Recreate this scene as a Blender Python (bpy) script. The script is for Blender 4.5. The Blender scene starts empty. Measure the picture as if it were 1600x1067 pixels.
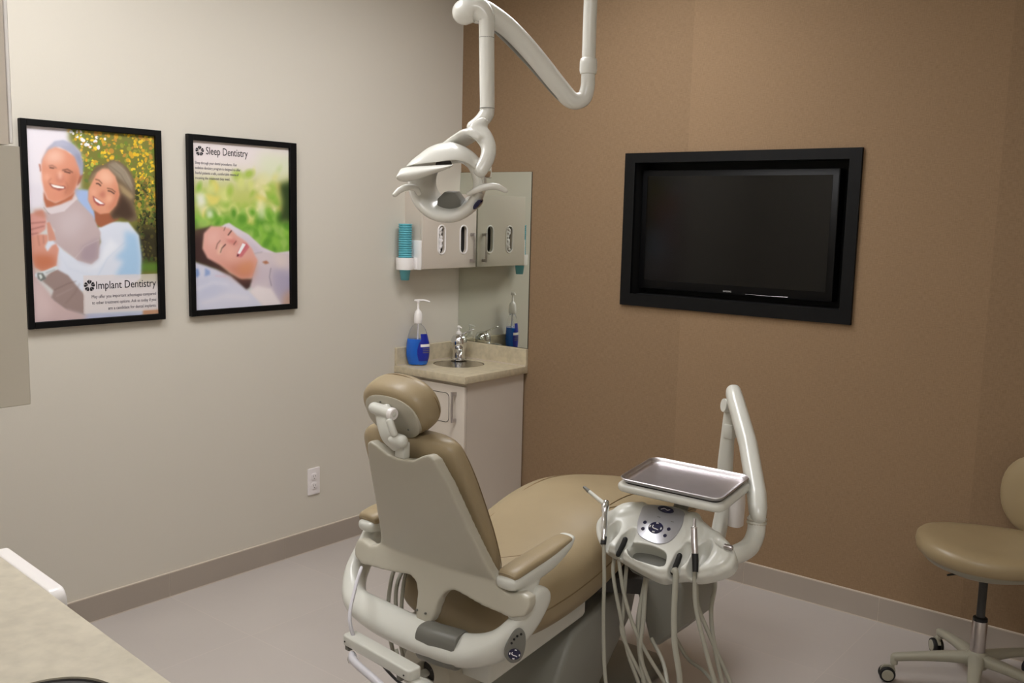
import bpy, bmesh, math, random
import numpy as np
from mathutils import Vector, Matrix
PI = math.pi
scene = bpy.context.scene
COL = scene.collection

# ------------------------------------------------------------------ materials
def lin(c):
    return tuple((v/255/12.92) if v/255 <= .04045 else ((v/255+.055)/1.055)**2.4 for v in c)

def mat(name, color, rough=.5, metal=0.0, noise=None, bump=None, coat=0.0, spec=.5, trans=0.0, ior=1.45, sheen=0.0):
    """noise=(scale, amount, stretch) varies the colour; bump=(scale, strength)"""
    m = bpy.data.materials.new(name); m.use_nodes = True
    nt = m.node_tree; b = nt.nodes['Principled BSDF']
    c = lin(color)
    b.inputs['Base Color'].default_value = (*c, 1)
    b.inputs['Roughness'].default_value = rough
    b.inputs['Metallic'].default_value = metal
    b.inputs['Coat Weight'].default_value = coat
    b.inputs['Coat Roughness'].default_value = .12
    b.inputs['Specular IOR Level'].default_value = spec
    b.inputs['Transmission Weight'].default_value = trans
    b.inputs['IOR'].default_value = ior
    b.inputs['Sheen Weight'].default_value = sheen
    tc = nt.nodes.new('ShaderNodeTexCoord')
    if noise:
        n = nt.nodes.new('ShaderNodeTexNoise'); n.inputs['Scale'].default_value = noise[0]; n.inputs['Detail'].default_value = 4
        mp = nt.nodes.new('ShaderNodeMapping')
        if len(noise) > 2: mp.inputs['Scale'].default_value = noise[2]
        nt.links.new(tc.outputs['Object'], mp.inputs['Vector']); nt.links.new(mp.outputs[0], n.inputs['Vector'])
        r = nt.nodes.new('ShaderNodeValToRGB')
        a = noise[1]
        r.color_ramp.elements[0].position = .3; r.color_ramp.elements[1].position = .7
        r.color_ramp.elements[0].color = (*[max(0, v*(1-a)) for v in c], 1)
        r.color_ramp.elements[1].color = (*[min(1, v*(1+a)) for v in c], 1)
        nt.links.new(n.outputs['Fac'], r.inputs['Fac']); nt.links.new(r.outputs['Color'], b.inputs['Base Color'])
    if bump:
        n2 = nt.nodes.new('ShaderNodeTexNoise'); n2.inputs['Scale'].default_value = bump[0]; n2.inputs['Detail'].default_value = 3
        bp = nt.nodes.new('ShaderNodeBump'); bp.inputs['Strength'].default_value = bump[1]; bp.inputs['Distance'].default_value = .01
        nt.links.new(tc.outputs['Object'], n2.inputs['Vector'])
        nt.links.new(n2.outputs['Fac'], bp.inputs['Height']); nt.links.new(bp.outputs[0], b.inputs['Normal'])
    return m

M = {}
M['paint'] = mat('greige_paint', (206, 200, 188), .75, bump=(180, .03))
M['ceil'] = mat('ceiling_paint', (230, 228, 222), .9)
M['frame'] = mat('black_frame', (9, 9, 10), .5, noise=(30, .2), spec=.22)
M['niche'] = mat('black_niche', (9, 9, 9), .7)
M['tvbez'] = mat('tv_bezel', (7, 7, 8), .38, spec=.25)
M['tvscr'] = mat('tv_screen', (9, 8, 7), .12, spec=.35)
M['logo'] = mat('silver_lettering', (215, 215, 215), .3)
M['ink'] = mat('dark_ink', (24, 22, 30), .6)
M['ink2'] = mat('grey_ink', (110, 104, 112), .6)
M['plastic'] = mat('white_plastic', (209, 209, 201), .28, coat=.35)
M['lampw'] = mat('lamp_white', (220, 219, 212), .25, coat=.4)
M['shell'] = mat('grey_shell_plastic', (182, 177, 162), .32, coat=.25)
M['shade'] = mat('dark_grey_plastic', (112, 111, 104), .4)
M['charcoal'] = mat('charcoal_plastic', (54, 52, 51), .5)
M['black'] = mat('black_rubber', (14, 14, 15), .5)
M['vinyl'] = mat('tan_vinyl', (155, 138, 108), .42, noise=(7, .04), bump=(260, .04), coat=.08)
M['seam'] = mat('tan_piping', (126, 106, 76), .6)
M['vinyl2'] = mat('olive_tan_vinyl', (152, 134, 102), .38, noise=(7, .04), bump=(260, .04), coat=.12)
M['steel'] = mat('brushed_steel', (190, 184, 184), .3, 1.0, noise=(40, .06, (1, 12, 1)))
M['tray'] = mat('tray_steel', (200, 195, 197), .35, 1.0, noise=(14, .05))
M['chrome'] = mat('chrome', (225, 226, 228), .06, 1.0)
M['silver'] = mat('silver_panel', (178, 178, 184), .28, .55, coat=.5)
M['navy'] = mat('navy_gloss', (18, 18, 62), .2, coat=.6)
M['cab'] = mat('cream_laminate', (202, 192, 180), .5, noise=(3, .02))
M['cabgrey'] = mat('grey_laminate', (184, 177, 164), .55)
M['stone'] = mat('beige_laminate', (192, 180, 154), .4, noise=(34, .12, (1, 1, 1)))
M['stone2'] = mat('pale_mottled_laminate', (190, 182, 164), .42, noise=(26, .10))
M['teal'] = mat('teal_plastic', (96, 178, 192), .35, coat=.2)
M['white'] = mat('white_gloss_plastic', (236, 232, 230), .3, coat=.2)
M['hose'] = mat('grey_hose', (166, 164, 151), .45)
M['hose2'] = mat('pale_hose', (210, 208, 214), .4)
M['mirror'] = mat('mirror_silver', (216, 220, 211), .0, 1.0)
M['mirrorback'] = mat('mirror_edge', (20, 22, 22), .5)
M['clear'] = mat('clear_plastic', (248, 250, 252), .02, trans=1.0, ior=1.12)
M['blue'] = mat('blue_soap', (22, 112, 226), .12, trans=.1, coat=.4)
M['labelblue'] = mat('blue_label', (24, 40, 150), .35)
M['tissue'] = mat('white_tissue', (228, 224, 224), .85, noise=(40, .12))
M['outlet'] = mat('outlet_white', (232, 226, 226), .35)
M['tile'] = mat('grey_base_tile', (164, 153, 142), .35, noise=(2.5, .03))
M['caulk'] = mat('pale_caulk', (198, 186, 172), .8)
M['boxgrey'] = mat('mid_grey_plastic', (140, 139, 131), .42)
M['basin'] = mat('sink_steel', (200, 196, 194), .2, 1.0)
M['stoolgrey'] = mat('stool_grey_plastic', (158, 154, 138), .42)
M['red'] = mat('red_mark', (150, 30, 30), .5)
M['emit'] = bpy.data.materials.new('light_diffuser'); M['emit'].use_nodes = True
_b = M['emit'].node_tree.nodes['Principled BSDF']
_b.inputs['Base Color'].default_value = (.9, .9, .88, 1)
_b.inputs['Emission Color'].default_value = (.985, .985, 1.0, 1)
_b.inputs['Emission Strength'].default_value = 11.0

def floor_mat():
    m = bpy.data.materials.new('grey_floor_tile'); m.use_nodes = True
    nt = m.node_tree; b = nt.nodes['Principled BSDF']
    tc = nt.nodes.new('ShaderNodeTexCoord'); mp = nt.nodes.new('ShaderNodeMapping')
    mp.inputs['Location'].default_value = (.0325, .0, 0)
    nt.links.new(tc.outputs['Object'], mp.inputs['Vector'])
    br = nt.nodes.new('ShaderNodeTexBrick')
    br.offset = 0.0; br.squash = 1.0
    br.inputs['Scale'].default_value = 1; br.inputs['Brick Width'].default_value = .6096; br.inputs['Row Height'].default_value = .6096
    br.inputs['Mortar Size'].default_value = .0016; br.inputs['Mortar Smooth'].default_value = .3; br.inputs['Bias'].default_value = 0
    br.inputs['Color1'].default_value = (*lin((188, 180, 174)), 1)
    br.inputs['Color2'].default_value = (*lin((184, 176, 170)), 1)
    br.inputs['Mortar'].default_value = (*lin((196, 186, 178)), 1)
    nt.links.new(mp.outputs[0], br.inputs['Vector'])
    n = nt.nodes.new('ShaderNodeTexNoise'); n.inputs['Scale'].default_value = 3.0; n.inputs['Detail'].default_value = 5
    nt.links.new(tc.outputs['Object'], n.inputs['Vector'])
    mx = nt.nodes.new('ShaderNodeMixRGB'); mx.blend_type = 'MULTIPLY'; mx.inputs[0].default_value = .12
    nt.links.new(br.outputs['Color'], mx.inputs[1]); nt.links.new(n.outputs['Fac'], mx.inputs[2])
    nt.links.new(mx.outputs[0], b.inputs['Base Color'])
    b.inputs['Roughness'].default_value = .42
    return m
M['floor'] = floor_mat()

def fabric_mat():
    """woven brown wall covering hung in 1.32 m drops, each drop of a very slightly different dye lot"""
    m = bpy.data.materials.new('brown_woven_wallcovering'); m.use_nodes = True
    nt = m.node_tree; b = nt.nodes['Principled BSDF']; L = nt.links.new
    tc = nt.nodes.new('ShaderNodeTexCoord')
    def noise(sc, s, det):
        mp = nt.nodes.new('ShaderNodeMapping'); mp.inputs['Scale'].default_value = sc
        n = nt.nodes.new('ShaderNodeTexNoise'); n.inputs['Scale'].default_value = s; n.inputs['Detail'].default_value = det
        L(tc.outputs['Object'], mp.inputs['Vector']); L(mp.outputs[0], n.inputs['Vector']); return n.outputs['Fac']
    h = noise((14, 14, 150), 3.2, 2); v = noise((150, 150, 14), 3.2, 2)
    ad = nt.nodes.new('ShaderNodeMath'); ad.operation = 'ADD'; L(h, ad.inputs[0]); L(v, ad.inputs[1])
    r = nt.nodes.new('ShaderNodeMapRange'); r.inputs[1].default_value = .75; r.inputs[2].default_value = 1.25; r.inputs[3].default_value = 0; r.inputs[4].default_value = 1
    L(ad.outputs[0], r.inputs[0])
    mx = nt.nodes.new('ShaderNodeMixRGB'); L(r.outputs[0], mx.inputs[0])
    mx.inputs[1].default_value = (*lin((132, 108, 82)), 1); mx.inputs[2].default_value = (*lin((146, 121, 94)), 1)
    sp = nt.nodes.new('ShaderNodeSeparateXYZ'); L(tc.outputs['Object'], sp.inputs[0])
    a = nt.nodes.new('ShaderNodeMath'); a.operation = 'ADD'; a.inputs[1].default_value = -.082; L(sp.outputs[0], a.inputs[0])
    d = nt.nodes.new('ShaderNodeMath'); d.operation = 'DIVIDE'; d.inputs[1].default_value = 1.32; L(a.outputs[0], d.inputs[0])
    f = nt.nodes.new('ShaderNodeMath'); f.operation = 'FLOOR'; L(d.outputs[0], f.inputs[0])
    md = nt.nodes.new('ShaderNodeMath'); md.operation = 'MODULO'; md.inputs[1].default_value = 2; L(f.outputs[0], md.inputs[0])
    br = nt.nodes.new('ShaderNodeMapRange'); br.inputs[3].default_value = .95; br.inputs[4].default_value = 1.04; L(md.outputs[0], br.inputs[0])
    mu = nt.nodes.new('ShaderNodeVectorMath'); mu.operation = 'SCALE'; L(mx.outputs[0], mu.inputs[0]); L(br.outputs[0], mu.inputs['Scale'])
    L(mu.outputs[0], b.inputs['Base Color'])
    bp = nt.nodes.new('ShaderNodeBump'); bp.inputs['Strength'].default_value = .25; bp.inputs['Distance'].default_value = .002
    L(ad.outputs[0], bp.inputs['Height']); L(bp.outputs[0], b.inputs['Normal'])
    b.inputs['Roughness'].default_value = .85; b.inputs['Specular IOR Level'].default_value = .25
    return m
M['fabric'] = fabric_mat()

# ------------------------------------------------------------------ scene tree helpers
def thing(name, label, cat, loc=(0, 0, 0), group=None):
    o = bpy.data.objects.new(name, None); COL.objects.link(o); o.location = loc
    o.empty_display_size = .05
    o['label'] = label; o['category'] = cat
    if group: o['group'] = group
    return o

def tag(o, label, cat, group=None):
    o['label'] = label; o['category'] = cat
    if group: o['group'] = group
    return o

def link(name, me, material, parent=None, smooth=True, label=None, flat_angle=None):
    o = bpy.data.objects.new(name, me); COL.objects.link(o)
    if material is not None and not me.materials:
        for mm in (material if isinstance(material, (list, tuple)) else [material]): me.materials.append(mm)
    if smooth:
        me.polygons.foreach_set('use_smooth', [True]*len(me.polygons))
        if flat_angle: me.set_sharp_from_angle(angle=flat_angle)
    if parent is not None:
        o.parent = parent
        if parent.type == 'EMPTY': o.location = -Vector(parent.location)
    if label: o['label'] = label
    return o

def obj(name, bm, material, parent=None, smooth=True, label=None, sub=0, angle=.7, keep=False):
    bmesh.ops.recalc_face_normals(bm, faces=bm.faces)
    me = bpy.data.meshes.new(name); bm.to_mesh(me); bm.free()
    if parent is None and not keep and len(me.vertices):   # origin to the base of a one-mesh thing
        co = np.empty(len(me.vertices)*3); me.vertices.foreach_get('co', co); co = co.reshape(-1, 3)
        c = (co.min(0)+co.max(0))/2; c[2] = co[:, 2].min()
        me.vertices.foreach_set('co', (co-c).ravel())
        o = link(name, me, material, None, smooth, label, None if sub else angle); o.location = c
    else:
        o = link(name, me, material, parent, smooth, label, None if sub else angle)
    if sub:
        s = o.modifiers.new('subdivision', 'SUBSURF'); s.levels = sub; s.render_levels = sub
    return o

def struct(name, bm, material, smooth=False):
    o = obj(name, bm, material, None, smooth, keep=True, angle=.5); o['kind'] = 'structure'; return o

# ------------------------------------------------------------------ shape helpers (all add to a bmesh)
def nb(): return bmesh.new()

def box(bm, x0, x1, y0, y1, z0, z1, bev=0, seg=2, mtx=None, mi=0):
    t = bmesh.new(); bmesh.ops.create_cube(t, size=1)
    for v in t.verts:
        v.co = Vector(((x0+x1)/2+v.co.x*(x1-x0), (y0+y1)/2+v.co.y*(y1-y0), (z0+z1)/2+v.co.z*(z1-z0)))
    if bev: bmesh.ops.bevel(t, geom=t.edges[:], offset=bev, segments=seg, profile=.5, affect='EDGES')
    return merge(bm, t, mtx, mi)

def merge(bm, t, mtx=None, mi=0):
    if mtx is not None: t.transform(mtx)
    vs = [bm.verts.new(v.co) for v in t.verts]
    t.verts.index_update()
    for f in t.faces:
        try:
            nf = bm.faces.new([vs[v.index] for v in f.verts]); nf.material_index = mi
        except ValueError: pass
    t.free(); return bm

def catmull(pts, n=8):
    """smooth a list of equal-length tuples"""
    P = [np.array(p, float) for p in pts]
    if len(P) < 3: return [P[0]+(P[1]-P[0])*i/n for i in range(n+1)]
    P = [2*P[0]-P[1]]+P+[2*P[-1]-P[-2]]; out = []
    for i in range(1, len(P)-2):
        a, b, c, d = P[i-1:i+3]
        for k in range(n):
            t = k/n
            out.append(.5*(2*b+(c-a)*t+(2*a-5*b+4*c-d)*t*t+(3*b-a-3*c+d)*t**3))
    out.append(P[-2]); return out

def rings(bm, rs, cap=True, mi=0):
    """skin a list of rings of points (each the same count)"""
    V = [[bm.verts.new(p) for p in r] for r in rs]; n = len(rs[0])
    for a, b in zip(V, V[1:]):
        for i in range(n):
            f = bm.faces.new([a[i], a[(i+1) % n], b[(i+1) % n], b[i]]); f.material_index = mi
    if cap:
        for r, c in ((V[0][::-1], rs[0]), (V[-1], rs[-1])):
            f = bm.faces.new(r); f.material_index = mi
    return bm

def sweep(bm, path, up=(0, 0, 1), n=16, e=2.0, round_ends=False, mi=0):
    """path: (x,y,z,a[,b]) points; a = half width across 'side', b = half height along 'up'; e superellipse exponent"""
    P = [Vector(p[:3]) for p in path]; A = [p[3] for p in path]; B = [p[4] if len(p) > 4 else p[3] for p in path]
    up = Vector(up); rs = []; prev = None
    for i, p in enumerate(P):
        t = (P[min(i+1, len(P)-1)]-P[max(i-1, 0)]).normalized()
        if prev is None:
            u = up-t*up.dot(t)
            if u.length < 1e-4: u = t.orthogonal()
        else: u = prev-t*prev.dot(t)
        u.normalize(); prev = u; s = t.cross(u)
        def ring(c, k):
            r = []
            for j in range(n):
                a = 2*PI*j/n; ca, sa = math.cos(a), math.sin(a)
                r.append(c+s*(A[i]*k*math.copysign(abs(ca)**(2/e), ca))+u*(B[i]*k*math.copysign(abs(sa)**(2/e), sa)))
            return r
        if round_ends and i == 0:
            for q in (80, 60, 40, 20):
                rs.append(ring(p-t*min(A[i], B[i])*math.sin(q*PI/180), math.cos(q*PI/180)))
        rs.append(ring(p, 1))
        if round_ends and i == len(P)-1:
            for q in (20, 40, 60, 80):
                rs.append(ring(p+t*min(A[i], B[i])*math.sin(q*PI/180), math.cos(q*PI/180)))
    return rings(bm, rs, mi=mi)

def tube(bm, pts, r, n=12, smooth=6, **k):
    q = [(*p[:3], p[3] if len(p) > 3 else r) for p in pts]
    return sweep(bm, [tuple(v) for v in catmull(q, smooth)] if smooth else q, n=n, **k)

def lathe(bm, prof, mtx=None, n=32, cap=True, mi=0):
    t = bmesh.new()
    rings(t, [[(r*math.cos(2*PI*j/n), r*math.sin(2*PI*j/n), z) for j in range(n)] for r, z in prof], cap)
    return merge(bm, t, mtx, mi)

def prism(bm, outline, d0, d1, mtx=None, bev=0, seg=2, mi=0):
    """closed 2-D outline extruded along local z from d0 to d1"""
    t = bmesh.new()
    f = t.faces.new([t.verts.new((x, y, d0)) for x, y in outline])
    r = bmesh.ops.extrude_face_region(t, geom=[f])
    bmesh.ops.translate(t, verts=[v for v in r['geom'] if isinstance(v, bmesh.types.BMVert)], vec=(0, 0, d1-d0))
    if bev:
        es = [e for e in t.edges if len(e.link_faces) == 2 and abs(e.verts[0].co.z-e.verts[1].co.z) < 1e-7]
        bmesh.ops.bevel(t, geom=es, offset=bev, segments=seg, profile=.5, affect='EDGES')
    bmesh.ops.triangulate(t, faces=[f for f in t.faces if len(f.verts) > 4])
    return merge(bm, t, mtx, mi)

def rrect(x0, x1, y0, y1, r, n=5):
    o = []
    for cx, cy, a in ((x1-r, y1-r, 0), (x0+r, y1-r, 90), (x0+r, y0+r, 180), (x1-r, y0+r, 270)):
        for k in range(n+1):
            t = (a+90*k/n)*PI/180; o.append((cx+r*math.cos(t), cy+r*math.sin(t)))
    return o

def circle(cx, cy, r, n=24, ry=None, rot=0):
    o = []
    for k in range(n):
        a = 2*PI*k/n; x, y = r*math.cos(a), (ry or r)*math.sin(a)
        o.append((cx+x*math.cos(rot)-y*math.sin(rot), cy+x*math.sin(rot)+y*math.cos(rot)))
    return o

def closed(pts, n=5):
    """smooth closed outline"""
    P = [np.array(p, float) for p in pts]; N = len(P); o = []
    for i in range(N):
        a, b, c, d = P[i-1], P[i], P[(i+1) % N], P[(i+2) % N]
        for k in range(n):
            t = k/n; o.append(tuple(.5*(2*b+(c-a)*t+(2*a-5*b+4*c-d)*t*t+(3*b-a-3*c+d)*t**3)))
    return o

def frame(o, x, y, z):
    """matrix with the given origin and axes"""
    m = Matrix.Identity(4)
    for i, a in enumerate((x, y, z)):
        a = Vector(a)
        for r in range(3): m[r][i] = a[r]
    for r in range(3): m[r][3] = o[r]
    return m

def axis_frame(o, z, x=(1, 0, 0)):
    z = Vector(z).normalized(); x = Vector(x); x = (x-z*x.dot(z)).normalized(); return frame(o, x, z.cross(x), z)

def organic(bm, voxel=.004, smooth=6, cuts=None, factor=.5):
    """fuse overlapping closed shapes into one skin, carve the cuts, soften the edges; returns a bmesh"""
    tmp = []
    def mk(b):
        bmesh.ops.recalc_face_normals(b, faces=b.faces)
        me = bpy.data.meshes.new('t'); b.to_mesh(me); b.free()
        o = bpy.data.objects.new('t', me); COL.objects.link(o); tmp.append(o); return o
    o = mk(bm)
    r = o.modifiers.new('r', 'REMESH'); r.mode = 'VOXEL'; r.voxel_size = voxel
    if cuts is not None:
        c = mk(cuts); rc = c.modifiers.new('r', 'REMESH'); rc.mode = 'VOXEL'; rc.voxel_size = voxel
        bo = o.modifiers.new('b', 'BOOLEAN'); bo.operation = 'DIFFERENCE'; bo.object = c; bo.solver = 'EXACT'
        r2 = o.modifiers.new('r2', 'REMESH'); r2.mode = 'VOXEL'; r2.voxel_size = voxel
    if smooth:
        s = o.modifiers.new('s', 'SMOOTH'); s.factor = factor; s.iterations = smooth
    dg = bpy.context.evaluated_depsgraph_get(); dg.update()
    me = bpy.data.meshes.new_from_object(o.evaluated_get(dg))
    out = bmesh.new(); out.from_mesh(me); bpy.data.meshes.remove(me)
    for t in tmp:
        d = t.data; bpy.data.objects.remove(t); bpy.data.meshes.remove(d)
    return out

def carve(bm, cuts):
    """exact boolean difference, kept crisp"""
    tmp = []
    for b in (bm, cuts):
        bmesh.ops.recalc_face_normals(b, faces=b.faces)
        me = bpy.data.meshes.new('t'); b.to_mesh(me); b.free()
        o = bpy.data.objects.new('t', me); COL.objects.link(o); tmp.append(o)
    bo = tmp[0].modifiers.new('b', 'BOOLEAN'); bo.operation = 'DIFFERENCE'; bo.object = tmp[1]; bo.solver = 'EXACT'
    dg = bpy.context.evaluated_depsgraph_get(); dg.update()
    me = bpy.data.meshes.new_from_object(tmp[0].evaluated_get(dg))
    out = bmesh.new(); out.from_mesh(me); bpy.data.meshes.remove(me)
    for t in tmp:
        d = t.data; bpy.data.objects.remove(t); bpy.data.meshes.remove(d)
    return out

def text(name, s, material, parent, mtx, width=None, height=None, align='LEFT', depth=.0006):
    """lettering as real geometry: mtx maps local x (reading), y (up), z (out); scaled to width and cap height"""
    cu = bpy.data.curves.new('t', 'FONT'); cu.body = s; cu.extrude = .02; cu.resolution_u = 3
    o = bpy.data.objects.new('t', cu); COL.objects.link(o)
    dg = bpy.context.evaluated_depsgraph_get(); dg.update()
    me = bpy.data.meshes.new_from_object(o.evaluated_get(dg))
    bpy.data.objects.remove(o); bpy.data.curves.remove(cu)
    co = np.empty(len(me.vertices)*3); me.vertices.foreach_get('co', co); co = co.reshape(-1, 3)
    x0, x1 = co[:, 0].min(), co[:, 0].max()
    sx = width/(x1-x0); sy = height/.69 if height else sx
    co[:, 0] = (co[:, 0]-x0)*sx
    if align == 'RIGHT': co[:, 0] -= width
    if align == 'CENTER': co[:, 0] -= width/2
    co[:, 1] *= sy; co[:, 2] = (co[:, 2]+.02)/.04*depth
    me.vertices.foreach_set('co', co.ravel()); me.transform(mtx); me.materials.clear()
    return link(name, me, material, parent, smooth=False)
# ================================================================== THE ROOM
CH = 2.95
b = nb(); box(b, -.15, 4.25, -5.0, .2, -.1, 0); struct('floor', b, M['floor'])
b = nb(); box(b, -.15, 4.25, -5.0, .2, CH, CH+.1); struct('ceiling', b, M['ceil'])
b = nb(); box(b, -.12, 0, -3.83, .16, 0, CH); struct('wall_left', b, M['paint'])
b = nb()                                            # brown wall with the recess for the screen
TX0, TX1, TZ0, TZ1 = 1.120, 2.168, 1.285, 1.935
for x0, x1, z0, z1 in ((0, TX0, 0, CH), (TX1, 4.1, 0, CH), (TX0, TX1, 0, TZ0), (TX0, TX1, TZ1, CH)):
    box(b, x0, x1, 0, .16, z0, z1)
struct('wall_back', b, M['fabric'])
b = nb(); box(b, 4.1, 4.2, -4.9, .16, 0, CH); struct('wall_right', b, M['paint'])
b = nb(); box(b, 0, 2.85, -3.81, -3.71, 0, CH); struct('wall_front', b, M['paint'])
b = nb(); box(b, 2.75, 2.85, -4.9, -3.81, 0, CH); struct('wall_return', b, M['paint'])
b = nb(); box(b, 2.75, 4.2, -5.0, -4.9, 0, CH); struct('wall_rear', b, M['paint'])

def skirting(name, a0, a1, joints, horizontal):
    """tile skirting: separate tiles with grout gaps, pale caulk lines above and below"""
    b = nb(); js = [a0]+joints+[a1]
    def bx(p0, p1, d, z0, z1, mi):
        if horizontal: box(b, p0, p1, -d, 0, z0, z1, mi=mi)
        else: box(b, 0, d, p0, p1, z0, z1, mi=mi)
    for p, q in zip(js, js[1:]): bx(p+.0012, q-.0012, .010, .003, .104, 0)
    bx(a0, a1, .0088, .003, .103, 1); bx(a0, a1, .0105, .104, .108, 1); bx(a0, a1, .0125, 0, .003, 1)
    struct(name, b, [M['tile'], M['caulk']])
skirting('baseboard_left', -3.70, -.48, [-3.66, -3.05, -2.441, -1.832, -1.222, -.613], False)
skirting('baseboard_back', .49, 4.09, [.577, 1.187, 1.796, 2.406, 3.016, 3.625], True)

# ------------------------------------------------------------------ ceiling troffers (the room's own lamps)
def troffer(x, y, sx, sy, label):
    t = thing('ceiling_light', label, 'ceiling light', (x, y, CH), 'recessed ceiling lights')
    b = nb(); w = .03
    for x0, x1, y0, y1 in ((x-sx, x-sx+w, y-sy, y+sy), (x+sx-w, x+sx, y-sy, y+sy), (x-sx+w, x+sx-w, y-sy, y-sy+w), (x-sx+w, x+sx-w, y+sy-w, y+sy)):
        box(b, x0, x1, y0, y1, CH-.02, CH)
    obj('frame', b, M['ceil'], t, smooth=False)
    b = nb(); box(b, x-sx+w, x+sx-w, y-sy+w, y+sy-w, CH-.012, CH); obj('diffuser', b, M['emit'], t, smooth=False)
troffer(1.32, -1.15, .30, .60, 'recessed ceiling light panel nearest the brown wall')
troffer(0.95, -2.70, .30, .60, 'recessed ceiling light panel over the counter side of the room')
troffer(3.45, -3.75, .30, .60, 'recessed ceiling light panel over the doorway')


# ------------------------------------------------------------------ framed posters
def paint_canvas(W, H, layers, gain):
    img = np.full((H, W, 3), .8)
    yy, xx = np.mgrid[0:H, 0:W]
    def mask_poly(pts):
        acc = np.zeros((H, W)); px = pts[0::2]; py = pts[1::2]
        for ox, oy in ((-.25, -.25), (.25, -.25), (-.25, .25), (.25, .25)):
            X = xx+ox; Y = yy+oy; ins = np.zeros((H, W), bool); n = len(px)
            for i in range(n):
                x0, y0, x1, y1 = px[i], py[i], px[(i+1) % n], py[(i+1) % n]
                if y0 == y1: continue
                ins ^= ((y0 > Y) != (y1 > Y)) & (X < (x1-x0)*(Y-y0)/(y1-y0)+x0)
            acc += ins
        return acc/4
    def mask_line(pts, w):
        d = np.full((H, W), 1e9); px = pts[0::2]; py = pts[1::2]
        for i in range(len(px)-1):
            ax, ay, bx, by = px[i], py[i], px[i+1], py[i+1]; L = (bx-ax)**2+(by-ay)**2+1e-9
            t = np.clip(((xx-ax)*(bx-ax)+(yy-ay)*(by-ay))/L, 0, 1)
            d = np.minimum(d, np.hypot(xx-ax-t*(bx-ax), yy-ay-t*(by-ay)))
        return np.clip(w/2-d+.5, 0, 1)
    def soft(m, s):
        r = int(math.ceil(s*2.5))
        if r < 1: return m
        k = np.exp(-np.arange(-r, r+1)**2/(2*s*s)); k /= k.sum()
        p = np.pad(m, ((r, r), (0, 0)), 'edge'); m = sum(k[i]*p[i:i+H] for i in range(2*r+1))
        p = np.pad(m, ((0, 0), (r, r)), 'edge'); return sum(k[i]*p[:, i:i+W] for i in range(2*r+1))
    for L in layers:
        kind, col, al, bl = L[:4]
        pts = [v/1000*(W if i % 2 == 0 else H) for i, v in enumerate(L[4])]
        bl = bl*W/205
        if kind == 'd':                                   # leaf dabs inside an outline
            rnd = random.Random(L[7]); inside = mask_poly(pts); n = 0; tries = 0
            while n < L[5] and tries < 20*L[5]:
                tries += 1; cx, cy = rnd.uniform(0, W), rnd.uniform(0, H)
                if inside[int(cy), int(cx)] < .5: continue
                n += 1; r = L[6]*W/205/2*rnd.uniform(.5, 1.2); a = rnd.uniform(0, PI); e = rnd.uniform(.45, 1)
                R = int(r*2+6); x0, x1, y0, y1 = max(0, int(cx)-R), min(W, int(cx)+R), max(0, int(cy)-R), min(H, int(cy)+R)
                u = (xx[y0:y1, x0:x1]-cx)*math.cos(a)+(yy[y0:y1, x0:x1]-cy)*math.sin(a)
                v = -(xx[y0:y1, x0:x1]-cx)*math.sin(a)+(yy[y0:y1, x0:x1]-cy)*math.cos(a)
                m = np.clip((1-np.sqrt((u/r)**2+(v/(r*e))**2))*r/max(bl, .6)+.5, 0, 1)[..., None]
                c = np.array(col[n % len(col)])/255
                img[y0:y1, x0:x1] = img[y0:y1, x0:x1]*(1-m)+c*m
            continue
        m = mask_poly(pts) if kind == 'p' else mask_line(pts, L[5]*W/1370)
        m = (soft(m, bl*.8)*al)[..., None]
        img = img*(1-m)+np.array(col)/255*m
    l = np.where(img <= .04045, img/12.92, ((img+.055)/1.055)**2.4)
    return np.clip(l*gain, 0, .92)

def print_mat(name):
    m = bpy.data.materials.new(name); m.use_nodes = True; b = m.node_tree.nodes['Principled BSDF']
    a = m.node_tree.nodes.new('ShaderNodeAttribute'); a.attribute_name = 'print'
    m.node_tree.links.new(a.outputs['Color'], b.inputs['Base Color']); b.inputs['Roughness'].default_value = .4
    return m

def logo(parent, name, mtx, r):
    """five dark split petals around a small open star"""
    b = nb()
    for k in range(5):
        a = PI/2+2*PI*k/5
        for s in (-1, 1):
            pts = [(.24, s*.03), (.40, s*.20), (.62, s*.38), (.86, s*.34), (.84, s*.18), (1.0, s*.10), (.80, s*.03), (.50, s*.025)]
            prism(b, [(r*(x*math.cos(a)-y*math.sin(a)), r*(x*math.sin(a)+y*math.cos(a))) for x, y in pts], 0, .0006, mtx)
    return obj(name, b, M['ink'], parent, smooth=False)

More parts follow.
